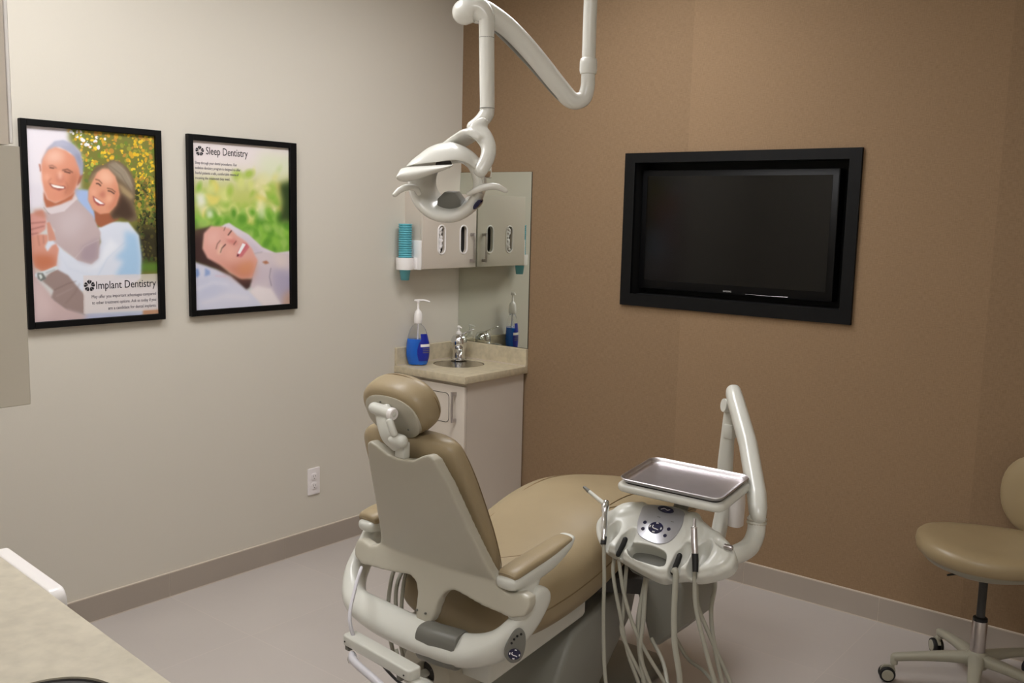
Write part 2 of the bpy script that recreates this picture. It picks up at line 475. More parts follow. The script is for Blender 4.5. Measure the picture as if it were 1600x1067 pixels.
def poster(y0, y1, z0, z1, iy0, iy1, iz0, iz1, art, W, H, label, seed):
    t = thing('framed_poster', label, 'poster', (0, (y0+y1)/2, z0), 'framed posters on the left wall')
    b = nb(); D = .024
    for a0, a1, c0, c1 in ((y0, iy0, z0, z1), (iy1, y1, z0, z1), (iy0, iy1, z0, iz0), (iy0, iy1, iz1, z1)):
        box(b, .001, D, a0, a1, c0, c1, .002, 1)
    obj('frame', b, M['frame'], t, smooth=False)
    b = nb(); box(b, .001, .0095, iy0, iy1, iz0, iz1); obj('backing_board', b, M['frame'], t, smooth=False)
    img = paint_canvas(W, H, art, 1.05)
    ys = np.linspace(iy0, iy1, W); zs = np.linspace(iz1, iz0, H)
    co = np.zeros((H, W, 3)); co[..., 0] = .0102; co[..., 1] = ys[None, :]; co[..., 2] = zs[:, None]
    i = np.arange(H*W).reshape(H, W)
    f = np.stack([i[1:, :-1], i[1:, 1:], i[:-1, 1:], i[:-1, :-1]], -1).reshape(-1, 4)
    me = bpy.data.meshes.new('print')
    me.vertices.add(H*W); me.vertices.foreach_set('co', co.ravel())
    me.loops.add(f.size); me.loops.foreach_set('vertex_index', f.ravel().astype(np.int32))
    me.polygons.add(len(f)); me.polygons.foreach_set('loop_start', np.arange(0, f.size, 4, dtype=np.int32))
    me.update(calc_edges=True)
    at = me.attributes.new('print', 'FLOAT_COLOR', 'POINT')
    at.data.foreach_set('color', np.concatenate([img.reshape(-1, 3), np.ones((H*W, 1))], 1).astype(np.float32).ravel())
    link('print', me, print_mat('poster_print'), t)
    return t
ART1=[('p',(120,120,55),1,6,[271,-17,1046,-13,1071,821,826,812,355,512,386,298,361,148]),('d',[(225,185,45),(235,200,60),(205,160,50),(150,150,60),(110,130,50),(190,140,60)],1,0.8,[304,-8,1027,-12,1019,335,727,340,552,164,391,204],330,7,1),('d',[(95,115,45),(70,90,40),(150,150,60),(175,140,60),(120,100,50),(60,65,35)],1,0.8,[732,230,1022,222,1036,515,836,514,784,339],210,7,2),('d',[(150,170,70),(180,180,70),(120,140,60),(100,120,60)],1,0.8,[371,124,571,140,442,238,420,309,376,310],90,6,3),('p',(52,48,30),1,9,[817,495,1036,495,1031,725,828,746]),('d',[(75,70,35),(45,40,28),(95,90,45),(60,75,35)],1,0.8,[839,413,1038,411,1032,685,850,694],90,6,4),('p',(88,120,45),1,4,[850,701,1032,705,1031,759,852,753]),('p',(228,222,230),1,4,[-61,-19,321,-20,299,60,397,112,377,298,349,322,-102,420]),('d',[(238,235,238),(225,225,230)],1,0.8,[303,-2,595,11,574,81,416,88],60,6,5),('d',[(120,140,70),(200,170,60),(100,120,60)],1,0.8,[303,4,578,12,574,81,398,100],22,5,6),('p',(222,216,226),1,5,[-59,296,117,292,107,418,-71,419]),('p',(160,182,222),1,2,[333,305,451,311,460,379,518,464,463,476,364,369]),('p',(212,218,232),1,1.5,[506,513,609,476,760,478,845,552,861,669,851,793,746,835,479,850,280,842,175,727,107,617,127,576,178,573,242,632,344,680,451,698,530,587]),('p',(150,190,225),0.8,5,[729,526,835,546,860,682,843,786,633,779,713,691,637,677,726,615]),('p',(235,238,245),0.6,5,[272,705,486,730,678,614,605,563,506,686,414,709]),('l',(140,170,205),0.5,1.5,[727,589,581,675,482,787],4),('l',(185,195,215),0.6,2,[191,631,271,724,483,774],5),('p',(160,95,68),1,1.5,[488,415,630,427,685,463,534,508,490,488]),('p',(112,94,74),1,1.5,[445,270,470,225,517,184,593,167,640,143,702,150,771,186,821,246,826,318,812,381,837,466,784,479,713,450,641,466,611,435,688,290,592,202]),('p',(156,144,126),0.85,3,[601,174,655,152,724,172,793,236,806,319,759,278,690,239,630,200]),('p',(172,150,112),0.85,2.5,[677,265,727,284,790,319,813,339,788,355,718,320]),('p',(150,128,98),0.8,2,[453,265,485,225,585,182,615,196,531,208,467,285]),('p',(66,48,38),0.9,4,[643,409,702,326,772,376,810,444,752,466,673,450,618,461]),('l',(95,80,66),0.7,1,[623,176,707,218,790,309],6),('l',(190,178,160),0.6,1,[670,159,747,202,803,282],6),('p',(216,152,124),1,1.3,[519,216,562,195,611,194,663,230,685,275,694,331,664,388,607,430,534,438,474,413,441,365,449,305,479,265]),('p',(234,184,158),0.9,5,[553,205,611,204,651,245,611,276,550,263,525,238]),('p',(196,122,96),0.8,5,[665,270,694,331,664,388,603,432,605,394,647,342]),('p',(230,170,145),0.8,4,[465,310,511,304,501,339,471,345]),('p',(236,180,152),0.7,4,[585,338,647,337,622,373,591,378]),('l',(95,65,52),0.8,0.8,[507,253,532,257,554,273],10),('l',(95,65,52),0.8,0.8,[598,298,633,302,659,316],10),('l',(70,48,42),0.9,0.7,[512,275,527,275,544,285],13),('l',(70,48,42),0.9,0.7,[603,311,625,314,649,325],13),('p',(190,115,98),0.75,2.5,[536,328,571,310,579,338,565,351,528,339]),('p',(160,78,76),1,1,[478,340,502,350,576,383,561,392,517,391,488,372]),('p',(246,240,240),1,0.8,[487,348,511,357,569,383,537,384,501,369]),('p',(188,170,172),1,1.5,[89,430,189,429,347,357,474,446,532,537,507,674,450,705,344,683,210,607,169,583,182,523,134,488]),('p',(160,142,152),0.8,5,[384,610,522,562,503,674,450,703,353,680]),('l',(222,212,216),0.7,1,[327,670,402,610,516,574],3),('p',(205,192,196),0.6,9,[203,464,344,404,428,464,334,560,230,559]),('p',(196,172,172),1,2.5,[-51,557,8,616,37,771,147,874,380,974,901,997,898,1099,-59,1017]),('p',(212,190,190),0.7,8,[-37,769,35,795,152,924,78,994,-32,994]),('p',(165,180,215),0.8,5,[399,969,902,983,900,1044,378,1013]),('p',(190,145,115),1,2,[861,967,1005,968,1004,1023,860,1015]),('p',(150,130,126),1,1.5,[74,785,171,721,268,761,390,872,384,972,239,934,135,875,155,837]),('l',(105,85,82),0.9,1.3,[158,837,265,804,328,794],5),('l',(108,88,84),0.8,2,[240,909,315,856,354,807],5),('l',(190,172,168),0.7,1.5,[173,869,263,841,299,830],5),('l',(100,82,80),0.8,1.5,[155,886,256,942,384,974],5),('p',(214,204,208),1,1,[96,389,130,430,163,441,257,426,361,359,335,328,217,382,132,406]),('l',(120,112,112),0.8,0.7,[108,407,144,441],4),('p',(176,104,76),1,1.5,[112,321,135,364,197,383,306,342,343,322,320,362,232,390,160,405,126,408,110,369]),('p',(172,108,90),1,1,[85,187,98,191,102,221,94,231]),('p',(150,92,76),1,1.2,[372,228,411,229,387,272,360,292]),('p',(165,168,190),1,1.5,[106,170,149,107,206,69,269,59,339,73,393,116,413,168,410,227,385,242,361,175,321,123,239,96,197,103,139,140,108,193]),('p',(216,148,122),1,1.5,[101,198,114,160,155,116,211,97,287,111,352,141,381,198,386,237,353,292,329,332,262,365,190,383,137,365,115,321,105,274]),('p',(238,196,178),0.9,7,[124,160,168,116,238,108,271,135,247,174,143,182]),('p',(180,112,86),0.9,7,[315,220,383,218,357,292,321,337,262,363,272,318,304,269]),('p',(205,205,225),0.6,4,[177,97,227,68,283,66,324,85,254,84]),('p',(128,132,158),0.7,4,[350,122,393,125,410,173,405,222,382,184]),('p',(236,178,154),0.8,5,[115,235,166,239,149,272,118,273]),('l',(140,98,86),0.8,1,[159,196,183,192,210,204],10),('l',(120,78,66),0.85,1,[258,214,294,208,329,222],14),('l',(80,55,50),0.9,0.8,[165,204,192,206],11),('l',(75,50,46),0.9,0.8,[272,220,311,226],12),('p',(196,124,104),0.8,3,[215,237,257,231,272,269,239,281,205,271]),('p',(244,208,190),0.8,3,[226,222,251,224,244,260,227,261]),('l',(170,104,84),0.7,1.5,[149,277,171,258],8),('l',(150,88,72),0.7,2,[279,274,292,298,271,333],8),('p',(150,82,74),1,1.2,[150,281,190,291,270,295,277,306,226,320,174,306]),('p',(246,240,236),1,0.8,[165,288,266,300,259,308,216,308,182,302]),('p',(214,140,118),0.6,5,[166,330,236,331,234,358,178,356]),('p',(206,150,140),1,1.5,[-26,448,99,423,124,475,114,520,57,550,-23,588,-38,579]),('l',(150,92,88),0.8,1.2,[-22,492,113,482],10),('l',(150,92,88),0.8,1.2,[-22,527,104,503],10),('l',(150,92,88),0.8,1.2,[-20,549,58,539],10),('p',(188,128,108),0.8,3,[37,421,103,415,130,467,104,459,35,448]),('p',(204,146,128),1,1.2,[123,486,145,481,177,537,188,576,133,581]),('p',(208,148,130),1,1.4,[6,658,2,607,-14,568,58,544,128,548,130,576,103,609,121,635,156,604,188,593,206,622,179,719,82,736,28,714]),('p',(188,110,78),0.85,6,[10,652,89,648,175,661,175,716,82,733,28,714]),('l',(160,104,92),0.7,1.2,[57,552,65,603],8),('l',(160,104,92),0.7,1.2,[96,553,97,592],8),('l',(210,215,220),1,1,[40,755,105,742,179,721],42),('l',(130,135,138),0.6,1.5,[105,745,170,730],12),('p',(110,115,112),1,1,[41,743,81,744,106,774,66,787,43,772]),('p',(215,222,220),1,1,[51,752,69,750,79,767,62,778]),('p',(216,206,206),0.72,0.5,[384,765,1024,770,1020,976,375,970])]
ART2=[('p',(226,216,216),1,10,[-73,-48,1118,-41,1120,239,-77,235]),('p',(190,196,110),1,22,[-77,246,1120,162,1123,496,-81,498]),('p',(120,172,62),1,20,[-80,429,1122,380,1125,756,-84,728]),('d',[(205,210,130),(165,190,85),(220,215,160),(140,180,70),(215,205,110)],1,13,[-3,244,937,93,939,445,-6,474],60,22,11),('d',[(110,165,55),(135,185,70),(150,190,90),(95,150,50)],1,11,[-6,428,1007,394,1009,676,654,596,283,473,-7,521],60,20,12),('p',(215,222,190),0.8,14,[675,42,1027,39,1028,165,804,209,653,153]),('p',(235,232,225),0.9,5,[24,312,109,299,128,369,51,393]),('p',(235,235,222),0.8,4,[127,404,185,403,195,444,136,450]),('p',(235,235,205),0.7,6,[632,337,718,335,729,447,664,447]),('p',(52,70,36),1,7,[882,232,1074,189,1076,470,872,465,927,344]),('p',(218,208,218),1,1.5,[265,500,313,483,352,476,411,500,551,547,695,626,844,666,1020,652,1020,749,612,716,531,643,381,535]),('p',(180,165,180),0.6,8,[401,535,531,601,612,674,759,664,675,644,551,577]),('p',(208,194,200),1,1.5,[592,667,695,657,1020,674,1023,1026,911,1021,824,936,633,904,561,871,571,823,633,716]),('p',(168,160,184),0.9,10,[791,762,965,766,1021,837,1022,988,900,983,802,892]),('p',(200,160,135),0.8,8,[911,946,1022,900,1022,1020,922,1015]),('p',(222,206,200),0.7,8,[823,677,998,680,976,760,845,757]),('l',(130,118,130),0.7,1.3,[633,722,592,788,571,847],9),('l',(110,100,118),0.8,1.2,[786,762,770,817,791,873],9),('l',(150,138,146),0.7,1.5,[602,667,695,657],8),('p',(170,110,80),1,1.5,[690,720,738,712,770,728,727,735]),('p',(196,182,194),0.6,6,[612,740,738,743,759,829,696,851,581,848]),('p',(208,208,224),1,1.5,[-18,702,74,719,234,760,370,799,489,869,654,954,696,1011,-21,999]),('p',(186,190,214),0.7,14,[8,806,234,807,350,852,233,930,7,966]),('l',(232,230,238),0.7,4,[8,874,186,835,330,851],22),('l',(235,228,232),0.7,5,[62,957,310,921,550,943],26),('p',(228,218,220),1,3,[550,901,633,868,791,892,900,1002,696,998]),('p',(132,156,204),1,2,[5,749,41,750,53,784,27,801,4,794]),('p',(140,160,205),1,2,[102,746,153,764,153,787,101,797]),('l',(222,160,175),0.7,2,[205,796,311,802],9),('p',(64,44,42),1,2.5,[-15,523,123,505,184,495,113,552,94,625,234,708,350,781,449,814,581,823,556,877,520,889,360,800,215,755,55,719,-18,700]),('p',(120,105,80),0.7,9,[-15,500,113,497,48,540,-16,545]),('p',(220,164,152),1,2,[99,540,170,497,274,499,352,509,393,529,430,553,520,589,587,637,612,674,645,710,581,817,469,820,360,781,253,732,130,689,82,631]),('p',(232,186,176),0.8,10,[132,540,236,517,264,558,216,615,131,603]),('p',(190,118,92),0.85,11,[177,696,331,734,490,737,612,728,581,817,469,820,360,781,253,732]),('p',(214,146,104),0.7,8,[430,736,581,703,612,728,571,787,449,790]),('p',(236,180,162),0.8,9,[312,634,400,629,410,682,331,698]),('p',(205,122,114),0.8,4,[322,570,381,561,440,600,410,613,332,593]),('p',(240,190,176),0.8,3,[303,559,371,556,401,576,351,576]),('l',(105,60,52),0.8,1,[395,608,420,588],11),('l',(70,42,40),0.9,0.9,[340,550,356,538,373,525],14),('l',(72,42,40),0.9,0.9,[259,654,273,630,310,608],14),('l',(105,68,58),0.8,1,[216,633,230,604,259,584],10),('l',(110,72,64),0.8,1,[298,523,311,503],9),('p',(236,206,180),0.7,3,[235,639,264,598,283,610,259,662,225,667]),('p',(196,104,112),1,1.5,[425,682,435,653,490,596,531,604,556,625,475,686]),('p',(246,240,242),1,0.9,[432,662,486,599,520,608,458,668]),('p',(70,25,30),1,1,[425,684,430,668,450,674]),('l',(215,128,130),0.8,1.3,[450,683,520,642,543,619],12)]

P1 = poster(-2.3786, -1.8259, 1.2013, 1.9639, -2.356, -1.852, 1.226, 1.940, ART1, 240, 340,
            'black framed poster of an older couple embracing outdoors, reading Implant Dentistry', 1)
P2 = poster(-1.706, -1.1493, 1.2032, 1.9625, -1.682, -1.186, 1.228, 1.938, ART2, 190, 272,
            'black framed poster of a woman asleep on a pillow, reading Sleep Dentistry', 2)
def wl(y, z): return frame((.0104, y, z), (0, 1, 0), (0, 0, 1), (1, 0, 0))
text('heading', 'Implant Dentistry', M['ink'], P1, wl(-2.112, 1.338), .252, .030)
logo(P1, 'flower_logo', wl(-2.139, 1.352), .024)
for s, z, w in (('May offer you important advantages compared', 1.303, .27), ('to other treatment options. Ask us today if you', 1.279, .27), ('are a candidate for dental implants.', 1.255, .205)):
    text('small_print', s, M['ink2'], P1, wl(-1.861, z), w, .0125, 'RIGHT')
text('heading', 'Sleep Dentistry', M['ink'], P2, wl(-1.615, 1.884), .208, .031)
logo(P2, 'flower_logo', wl(-1.645, 1.896), .022)
for s, z, w in (('Sleep through your dental procedures. Our', 1.842, .205), ('sedation dentistry program is designed to offer', 1.821, .222), ('fearful patients a safe, comfortable means of', 1.800, .213), ('receiving the treatment they need.', 1.779, .168)):
    text('small_print', s, M['ink2'], P2, wl(-1.668, z), w, .0115)

# ------------------------------------------------------------------ recessed television
t = thing('display_surround', 'wide flat black frame around the recess in the brown wall', 'frame', (1.64, 0, 1.239))
b = nb(); D = -.016
for x0, x1, z0, z1 in ((1.0735, 1.130, 1.239, 1.9673), (2.156, 2.2067, 1.239, 1.9673), (1.130, 2.156, 1.239, 1.297), (1.130, 2.156, 1.922, 1.9673)):
    box(b, x0, x1, D, 0, z0, z1)
obj('frame', b, M['frame'], t, smooth=False)
b = nb()
for x0, x1, y0, y1, z0, z1 in ((TX0, TX1, .142, .15, TZ0, TZ1), (TX0, TX0+.009, 0, .142, TZ0, TZ1), (TX1-.009, TX1, 0, .142, TZ0, TZ1), (TX0+.009, TX1-.009, 0, .142, TZ0, TZ0+.009), (TX0+.009, TX1-.009, 0, .142, TZ1-.009, TZ1)):
    box(b, x0, x1, y0, y1, z0, z1)
obj('recess_box', b, M['niche'], t, smooth=False)
t = thing('television', 'switched-off black flat television set back inside the wall frame', 'television', (1.61, .1, 1.323))
b = nb(); X0, X1, Z0, Z1 = 1.134, 2.098, 1.322, 1.889
prism(b, rrect(X0, X1, Z0, Z1, .006), 0, .07, frame((0, .050, 0), (1, 0, 0), (0, 0, 1), (0, 1, 0)), .004)
bd = obj('bezel', b, M['tvbez'], t)
b = nb(); box(b, X0+.03, X1-.03, .0485, .0505, Z0+.042, Z1-.028); obj('screen', b, M['tvscr'], t, smooth=False)
b = nb(); box(b, 1.50, 1.72, .1205, .1415, 1.5, 1.7); obj('wall_mount', b, M['black'], t, smooth=False)
text('lettering', 'SAMSUNG', M['logo'], bd, frame((1.590, .0498, Z0+.011), (1, 0, 0), (0, 0, 1), (0, -1, 0)), .040, .0068)
b = nb(); tube(b, [(1.70, .0495, Z0+.008), (1.80, .0485, Z0+.0065), (1.90, .0495, Z0+.008)], .0005, 6); obj('light_strip', b, M['steel'], bd)

# ------------------------------------------------------------------ wall outlet
t = thing('wall_outlet', 'white duplex power outlet low on the left wall above the baseboard', 'outlet', (0, -1.043, .28))
b = nb(); prism(b, rrect(-1.080, -1.006, .281, .414, .004), 0, .006, frame((0, 0, 0), (0, 1, 0), (0, 0, 1), (1, 0, 0)), .002); obj('cover_plate', b, M['outlet'], t)
for z in (.325, .371):
    b = nb(); prism(b, rrect(-1.060, -1.026, z-.018, z+.018, .012), .006, .0085, frame((0, 0, 0), (0, 1, 0), (0, 0, 1), (1, 0, 0)), .001); rc = obj('receptacle', b, M['outlet'], t)
    for dy, h in ((-.007, .010), (.007, .008)):
        b = nb(); box(b, .0084, .0088, -1.043+dy-.0012, -1.043+dy+.0012, z-h/2+.003, z+h/2+.003); obj('slot', b, M['shade'], rc, smooth=False)
    b = nb(); prism(b, circle(-1.043, z-.009, .0026, 10), .0084, .0088, frame((0, 0, 0), (0, 1, 0), (0, 0, 1), (1, 0, 0))); obj('ground_hole', b, M['shade'], rc, smooth=False)

# ------------------------------------------------------------------ corner sink unit
t = thing('sink_cabinet', 'cream laminate base cabinet in the room corner under the sink', 'cabinet', (.25, -.24, 0))
b = nb()
for x0, x1, y0, y1, z0, z1 in ((.012, .03, -.466, -.012, .09, .822), (.466, .484, -.466, -.012, .09, .822), (.03, .466, -.03, -.012, .09, .822), (.03, .466, -.466, -.03, .09, .108), (.03, .466, -.466, -.448, .70, .822), (.03, .44, -.42, -.03, 0, .09)): box(b, x0, x1, y0, y1, z0, z1)
obj('body', b, M['cab'], t, smooth=False)
b = nb(); box(b, .03, .484, -.485, -.4665, .10, .806, .003, 2); dr = obj('door', b, M['cab'], t)
o = [(x, -.486, z) for x, z in rrect(.135, .380, .612, .762, .022)]
b = nb(); tube(b, o+[o[0]], .0013, 6, smooth=0); obj('flap_groove', b, M['charcoal'], dr)
b = nb(); box(b, .419, .431, -.516, -.509, .620, .778, .002); box(b, .419, .431, -.510, -.4845, .622, .640, .001); box(b, .419, .431, -.510, -.4845, .758, .776, .001)
obj('handle', b, M['steel'], dr, label='brushed steel bar handle')
t = thing('countertop', 'beige mottled laminate corner countertop with low backsplash', 'countertop', (.25, -.25, .824))
b = nb(); box(b, 0, .502, -.503, 0, .824, .862, .003, 2)
c = nb(); lathe(c, [(.138, .80), (.138, .90)], Matrix.Translation((.19, -.205, 0)), 48)
obj('worktop', carve(b, c), M['stone'], t, angle=.6)
b = nb(); box(b, 0, .018, -.500, -.018, .862, .955, .002, 1); box(b, 0, .502, -.018, 0, .862, .955, .002, 1); obj('backsplash', b, M['stone'], t, angle=.5)
b = nb(); box(b, .0175, .0225, -.498, -.0225, .8615, .8665); box(b, .0175, .50, -.0225, -.0175, .8615, .8665); obj('caulk_line', b, M['caulk'], t, smooth=False)
t = thing('sink', 'small round stainless steel sink set into the beige corner countertop', 'sink', (.19, -.205, .74))
b = nb(); lathe(b, [(.1375, .858), (.134, .858), (.126, .82), (.115, .77), (.09, .748), (.02, .744), (.02, .741), (.092, .744), (.118, .766), (.129, .82), (.1375, .856)], Matrix.Translation((.19, -.205, 0)), 48); bw = obj('bowl', b, M['basin'], t)
b = nb(); lathe(b, [(.022, .7445), (.022, .748), (.016, .748), (.014, .746)], Matrix.Translation((.19, -.205, 0)), 24); obj('drain', b, M['chrome'], t)

# faucet standing in the corner, spout towards the bowl
FX, FY = .100, -.107
t = thing('faucet', 'short chrome single-lever faucet in the back corner of the countertop', 'faucet', (FX, FY, .862))
b = nb(); lathe(b, [(.044, .863), (.044, .869), (.036, .876), (.034, .90), (.035, .92), (.041, .935), (.045, .955), (.043, .978), (.034, .996), (.014, 1.005)], Matrix.Translation((FX, FY, 0)), 28); obj('body', b, M['chrome'], t)
b = nb(); sweep(b, [tuple(v) for v in catmull([(FX+.02, FY-.02, .918, .022, .019), (FX+.045, FY-.045, .922, .020, .016), (FX+.075, FY-.075, .918, .015, .011), (FX+.09, FY-.09, .905, .011, .008)], 6)], n=16, round_ends=True); sp = obj('spout', b, M['chrome'], t)
b = nb(); lathe(b, [(.010, 0), (.010, .02)], axis_frame((FX+.086, FY-.086, .912), (.2, -.2, -1)), 16); obj('aerator', b, M['steel'], sp)
b = nb(); sweep(b, [tuple(v) for v in catmull([(FX, FY, .995, .016, .008), (FX+.03, FY-.002, 1.008, .010, .006), (FX+.075, FY-.003, 1.030, .007, .004), (FX+.105, FY-.003, 1.040, .009, .004)], 6)], n=14, round_ends=True); obj('lever', b, M['chrome'], t)

# small clear dispenser in the corner
BX, BY = .0495, -.0525
t = thing('hand_soap_dispenser', 'small clear pump bottle with white top behind the faucet', 'soap dispenser', (BX, BY, .862))
b = nb(); lathe(b, [(.022, .8628), (.025, .868), (.025, .955), (.020, .975), (.012, .985), (.012, .992)], Matrix.Translation((BX, BY, 0)), 24); obj('bottle', b, M['clear'], t)
b = nb(); lathe(b, [(.0145, .988), (.0155, .992), (.0150, 1.008), (.006, 1.012), (.005, 1.030), (.009, 1.032), (.009, 1.042), (.004, 1.044)], Matrix.Translation((BX, BY, 0)), 20); pm = obj('pump', b, M['white'], t)
b = nb(); sweep(b, [(BX, BY, 1.037, .006, .004), (BX+.016, BY-.006, 1.037, .005, .003), (BX+.028, BY-.010, 1.033, .004, .003)], n=10, round_ends=True); obj('nozzle', b, M['white'], pm)

# large blue soap bottle
BX, BY = .0745, -.402; RZ = Matrix.Translation((BX, BY, .8628)) @ Matrix.Rotation(math.radians(38), 4, 'Z')
t = thing('soap_bottle', 'large clear pump bottle half full of blue liquid at the left end of the countertop', 'soap bottle', (BX, BY, .862))
PR = [(0, .040, .026), (.008, .050, .031), (.05, .060, .036), (.10, .061, .036), (.14, .055, .033), (.18, .044, .028), (.205, .030, .022), (.218, .017, .016), (.235, .0155, .0155)]
def ov(z0, z1, k, n=32):
    P = [tuple(v) for v in catmull(PR, 5)]; P = [p for p in P if z0 <= p[0] <= z1]
    return [[RZ @ Vector((p[1]*k*math.cos(2*PI*j/n), p[2]*k*math.sin(2*PI*j/n), p[0])) for j in range(n)] for p in P]
b = nb(); rings(b, ov(0, 1, 1)); obj('bottle', b, M['clear'], t)
b = nb(); rings(b, ov(.003, .142, .965)); obj('liquid', b, M['blue'], t, label='bright blue liquid soap')
# the front label: a shaped patch standing just off the bottle
def patch(u0, u1, z0, z1, k, edge, nu=14, nz=14):
    bb = nb(); P = [tuple(v) for v in catmull(PR, 5)]; zs = [p[0] for p in P]
    g = []
    for j in range(nz+1):
        z = z0+(z1-z0)*j/nz; a = np.interp(z, zs, [p[1] for p in P])*k; c = np.interp(z, zs, [p[2] for p in P])*k
        w = edge((j/nz)); r = []
        for i in range(nu+1):
            u = (u0+u1)/2+(u1-u0)/2*w*(2*i/nu-1); r.append(bb.verts.new(RZ @ Vector((a*math.cos(u), c*math.sin(u), z))))
        g.append(r)
    for j in range(nz):
        for i in range(nu): bb.faces.new([g[j][i], g[j][i+1], g[j+1][i+1], g[j+1][i]])
    return bb
lb = obj('label', patch(-1.55, .25, .025, .168, 1.015, lambda s: .35+.65*math.sin(PI*min(1, .25+s*.75)) if s < .75 else .62), M['labelblue'], t)
obj('label_band', patch(-1.35, .25, .100, .114, 1.03, lambda s: .9, nz=2), M['white'], lb, label='white band across the label')
for z in (.088, .078, .068): obj('label_text_line', patch(-1.2, .1, z, z+.004, 1.03, lambda s: .8, nz=1), M['ink2'], lb)
T0 = RZ
b = nb(); lathe(b, [(.020, .222), (.0225, .226), (.0225, .245), (.0205, .272), (.016, .285), (.010, .290), (.006, .300), (.0055, .330), (.011, .333), (.011, .345), (.006, .348)], T0, 24); cp = obj('pump_cap', b, M['white'], t)
b = nb(); sweep(b, [tuple(v) for v in catmull([(BX-.012, BY-.010, 1.204, .008, .006), (BX+.006, BY+.004, 1.206, .010, .006), (BX+.028, BY+.022, 1.206, .007, .005), (BX+.047, BY+.036, 1.199, .005, .004)], 5)], n=12, round_ends=True); obj('spout', b, M['white'], cp)
b = nb(); lathe(b, [(.004, .02), (.004, .225)], T0, 8); obj('dip_tube', b, M['tissue'], cp)

# mirror on the brown wall behind the sink
t = thing('wall_mirror', 'frameless rectangular mirror on the brown wall behind the sink', 'mirror', (.25, 0, .956))
b = nb(); box(b, .001, .501, -.0045, -.001, .957, 1.887); obj('backing', b, M['mirrorback'], t, smooth=False)
b = nb(); box(b, .002, .500, -.0065, -.0046, .958, 1.886); obj('glass', b, M['mirror'], t, smooth=False)

# ------------------------------------------------------------------ glove cabinet on the left wall
t = thing('glove_cabinet', 'shallow cream wall cabinet with oval glove slots above the sink', 'cabinet', (.065, -.22, 1.37))
CY0, CY1, CZ0, CZ1 = -.432, -.012, 1.372, 1.766
b = nb(); w = .014
box(b, 0, .006, CY0, CY1, CZ0, CZ1)
for y0, y1, z0, z1 in ((CY0, CY0+w, CZ0, CZ1), (CY1-w, CY1, CZ0, CZ1), (CY0+w, CY1-w, CZ0, CZ0+w), (CY0+w, CY1-w, CZ1-w, CZ1)): box(b, .006, .112, y0, y1, z0, z1)
obj('carcass', b, M['cab'], t, smooth=False)
b = nb(); box(b, .112, .130, CY0, CY1, CZ0, CZ1, .0025, 2)
XM = frame((0, 0, 0), (0, 1, 0), (0, 0, 1), (1, 0, 0)); c = nb(); SL = (-.289, -.116)
for y in SL: prism(c, rrect(y-.026, y+.026, 1.450, 1.597, .0259, 8), .10, .14, XM)
dr = obj('door', carve(b, c), M['cab'], t, angle=.5)
for y in SL:
    b = nb(); o = [(.1305, p, q) for p, q in rrect(y-.028, y+.028, 1.448, 1.599, .0279, 8)]; tube(b, o+[o[0]], .0042, 8, smooth=0); obj('slot_rim', b, M['white'], dr)
b = nb(); box(b, .030, .105, SL[1]-.09, SL[1]+.085, 1.39, 1.66); obj('glove_carton', b, M['charcoal'], t, smooth=False)
b = nb(); box(b, .020, .090, SL[0]-.10, SL[0]+.08, 1.39, 1.66); obj('glove_carton', b, M['shade'], t, smooth=False)
b = nb(); rnd = random.Random(5)
for k in range(7): tube(b, [(.108+rnd.uniform(0, .012), SL[0]+rnd.uniform(-.012, .012), 1.580-.018*k+rnd.uniform(-.006, .006)) for _ in range(2)]+[(.121, SL[0]+rnd.uniform(-.010, .010), 1.572-.018*k)], .010, 8, smooth=3, round_ends=True)
obj('glove_cuff', organic(b, .003, 3), M['tissue'], t, label='white glove poking out of the left slot')
b = nb(); box(b, .155, .160, -.062, -.050, 1.398, 1.560, .0015); box(b, .130, .156, -.062, -.050, 1.400, 1.416, .001); box(b, .130, .156, -.062, -.050, 1.542, 1.558, .001)
obj('handle', b, M['steel'], dr, label='brushed steel bar handle')

# cup holder and its stack of cups on the cabinet's side
CX, CYC = .056, -.483
t = thing('cup_holder', 'white plastic cup holder fixed to the side of the glove cabinet', 'cup holder', (CX, CYC, 1.366))
b = nb(); lathe(b, [(.0362, 1.368), (.0455, 1.368), (.0465, 1.372), (.0475, 1.426), (.0465, 1.430), (.0366, 1.430)], Matrix.Translation((CX, CYC, 0)), 32, cap=False)
rings(b, [[(CX+r*math.cos(2*PI*j/32), CYC+r*math.sin(2*PI*j/32), z) for j in range(32)] for r, z in ((.0366, 1.430), (.0362, 1.368))], cap=False)
obj('ring', b, M['white'], t)
b = nb(); box(b, .060, .127, -.4415, -.4325, 1.368, 1.520, .003); box(b, .040, .10, -.447, -.4335, 1.368, 1.430, .003); obj('bracket', b, M['white'], t)
def cup_mesh():
    b = nb()
    lathe(b, [(.0185, 0), (.0215, 0), (.0325, .082), (.0352, .084), (.0352, .089), (.0322, .089), (.0205, .003)], None, 24)
    bmesh.ops.recalc_face_normals(b, faces=b.faces)
    me = bpy.data.meshes.new('plastic_cup'); b.to_mesh(me); b.free(); return me
cm = cup_mesh(); ORD = 'topmost second third fourth fifth sixth seventh eighth ninth tenth eleventh twelfth thirteenth fourteenth fifteenth sixteenth seventeenth lowest'.split()
NC = 18
c0 = link('plastic_cup', cm, M['teal'])
for k in range(NC):
    o = c0 if k == 0 else c0.copy()
    if k: COL.objects.link(o)
    o.location = (CX, CYC, 1.514-.0118*k)
    w = ORD[k] if k < NC-1 else 'lowest'
    tag(o, ('topmost teal plastic cup of the nested stack in the white holder' if k == 0 else
            'lowest teal plastic cup, its base showing under the white holder' if k == NC-1 else
            w+' teal plastic cup from the top of the nested stack in the white holder'), 'cup', 'teal cups nested in the wall holder')

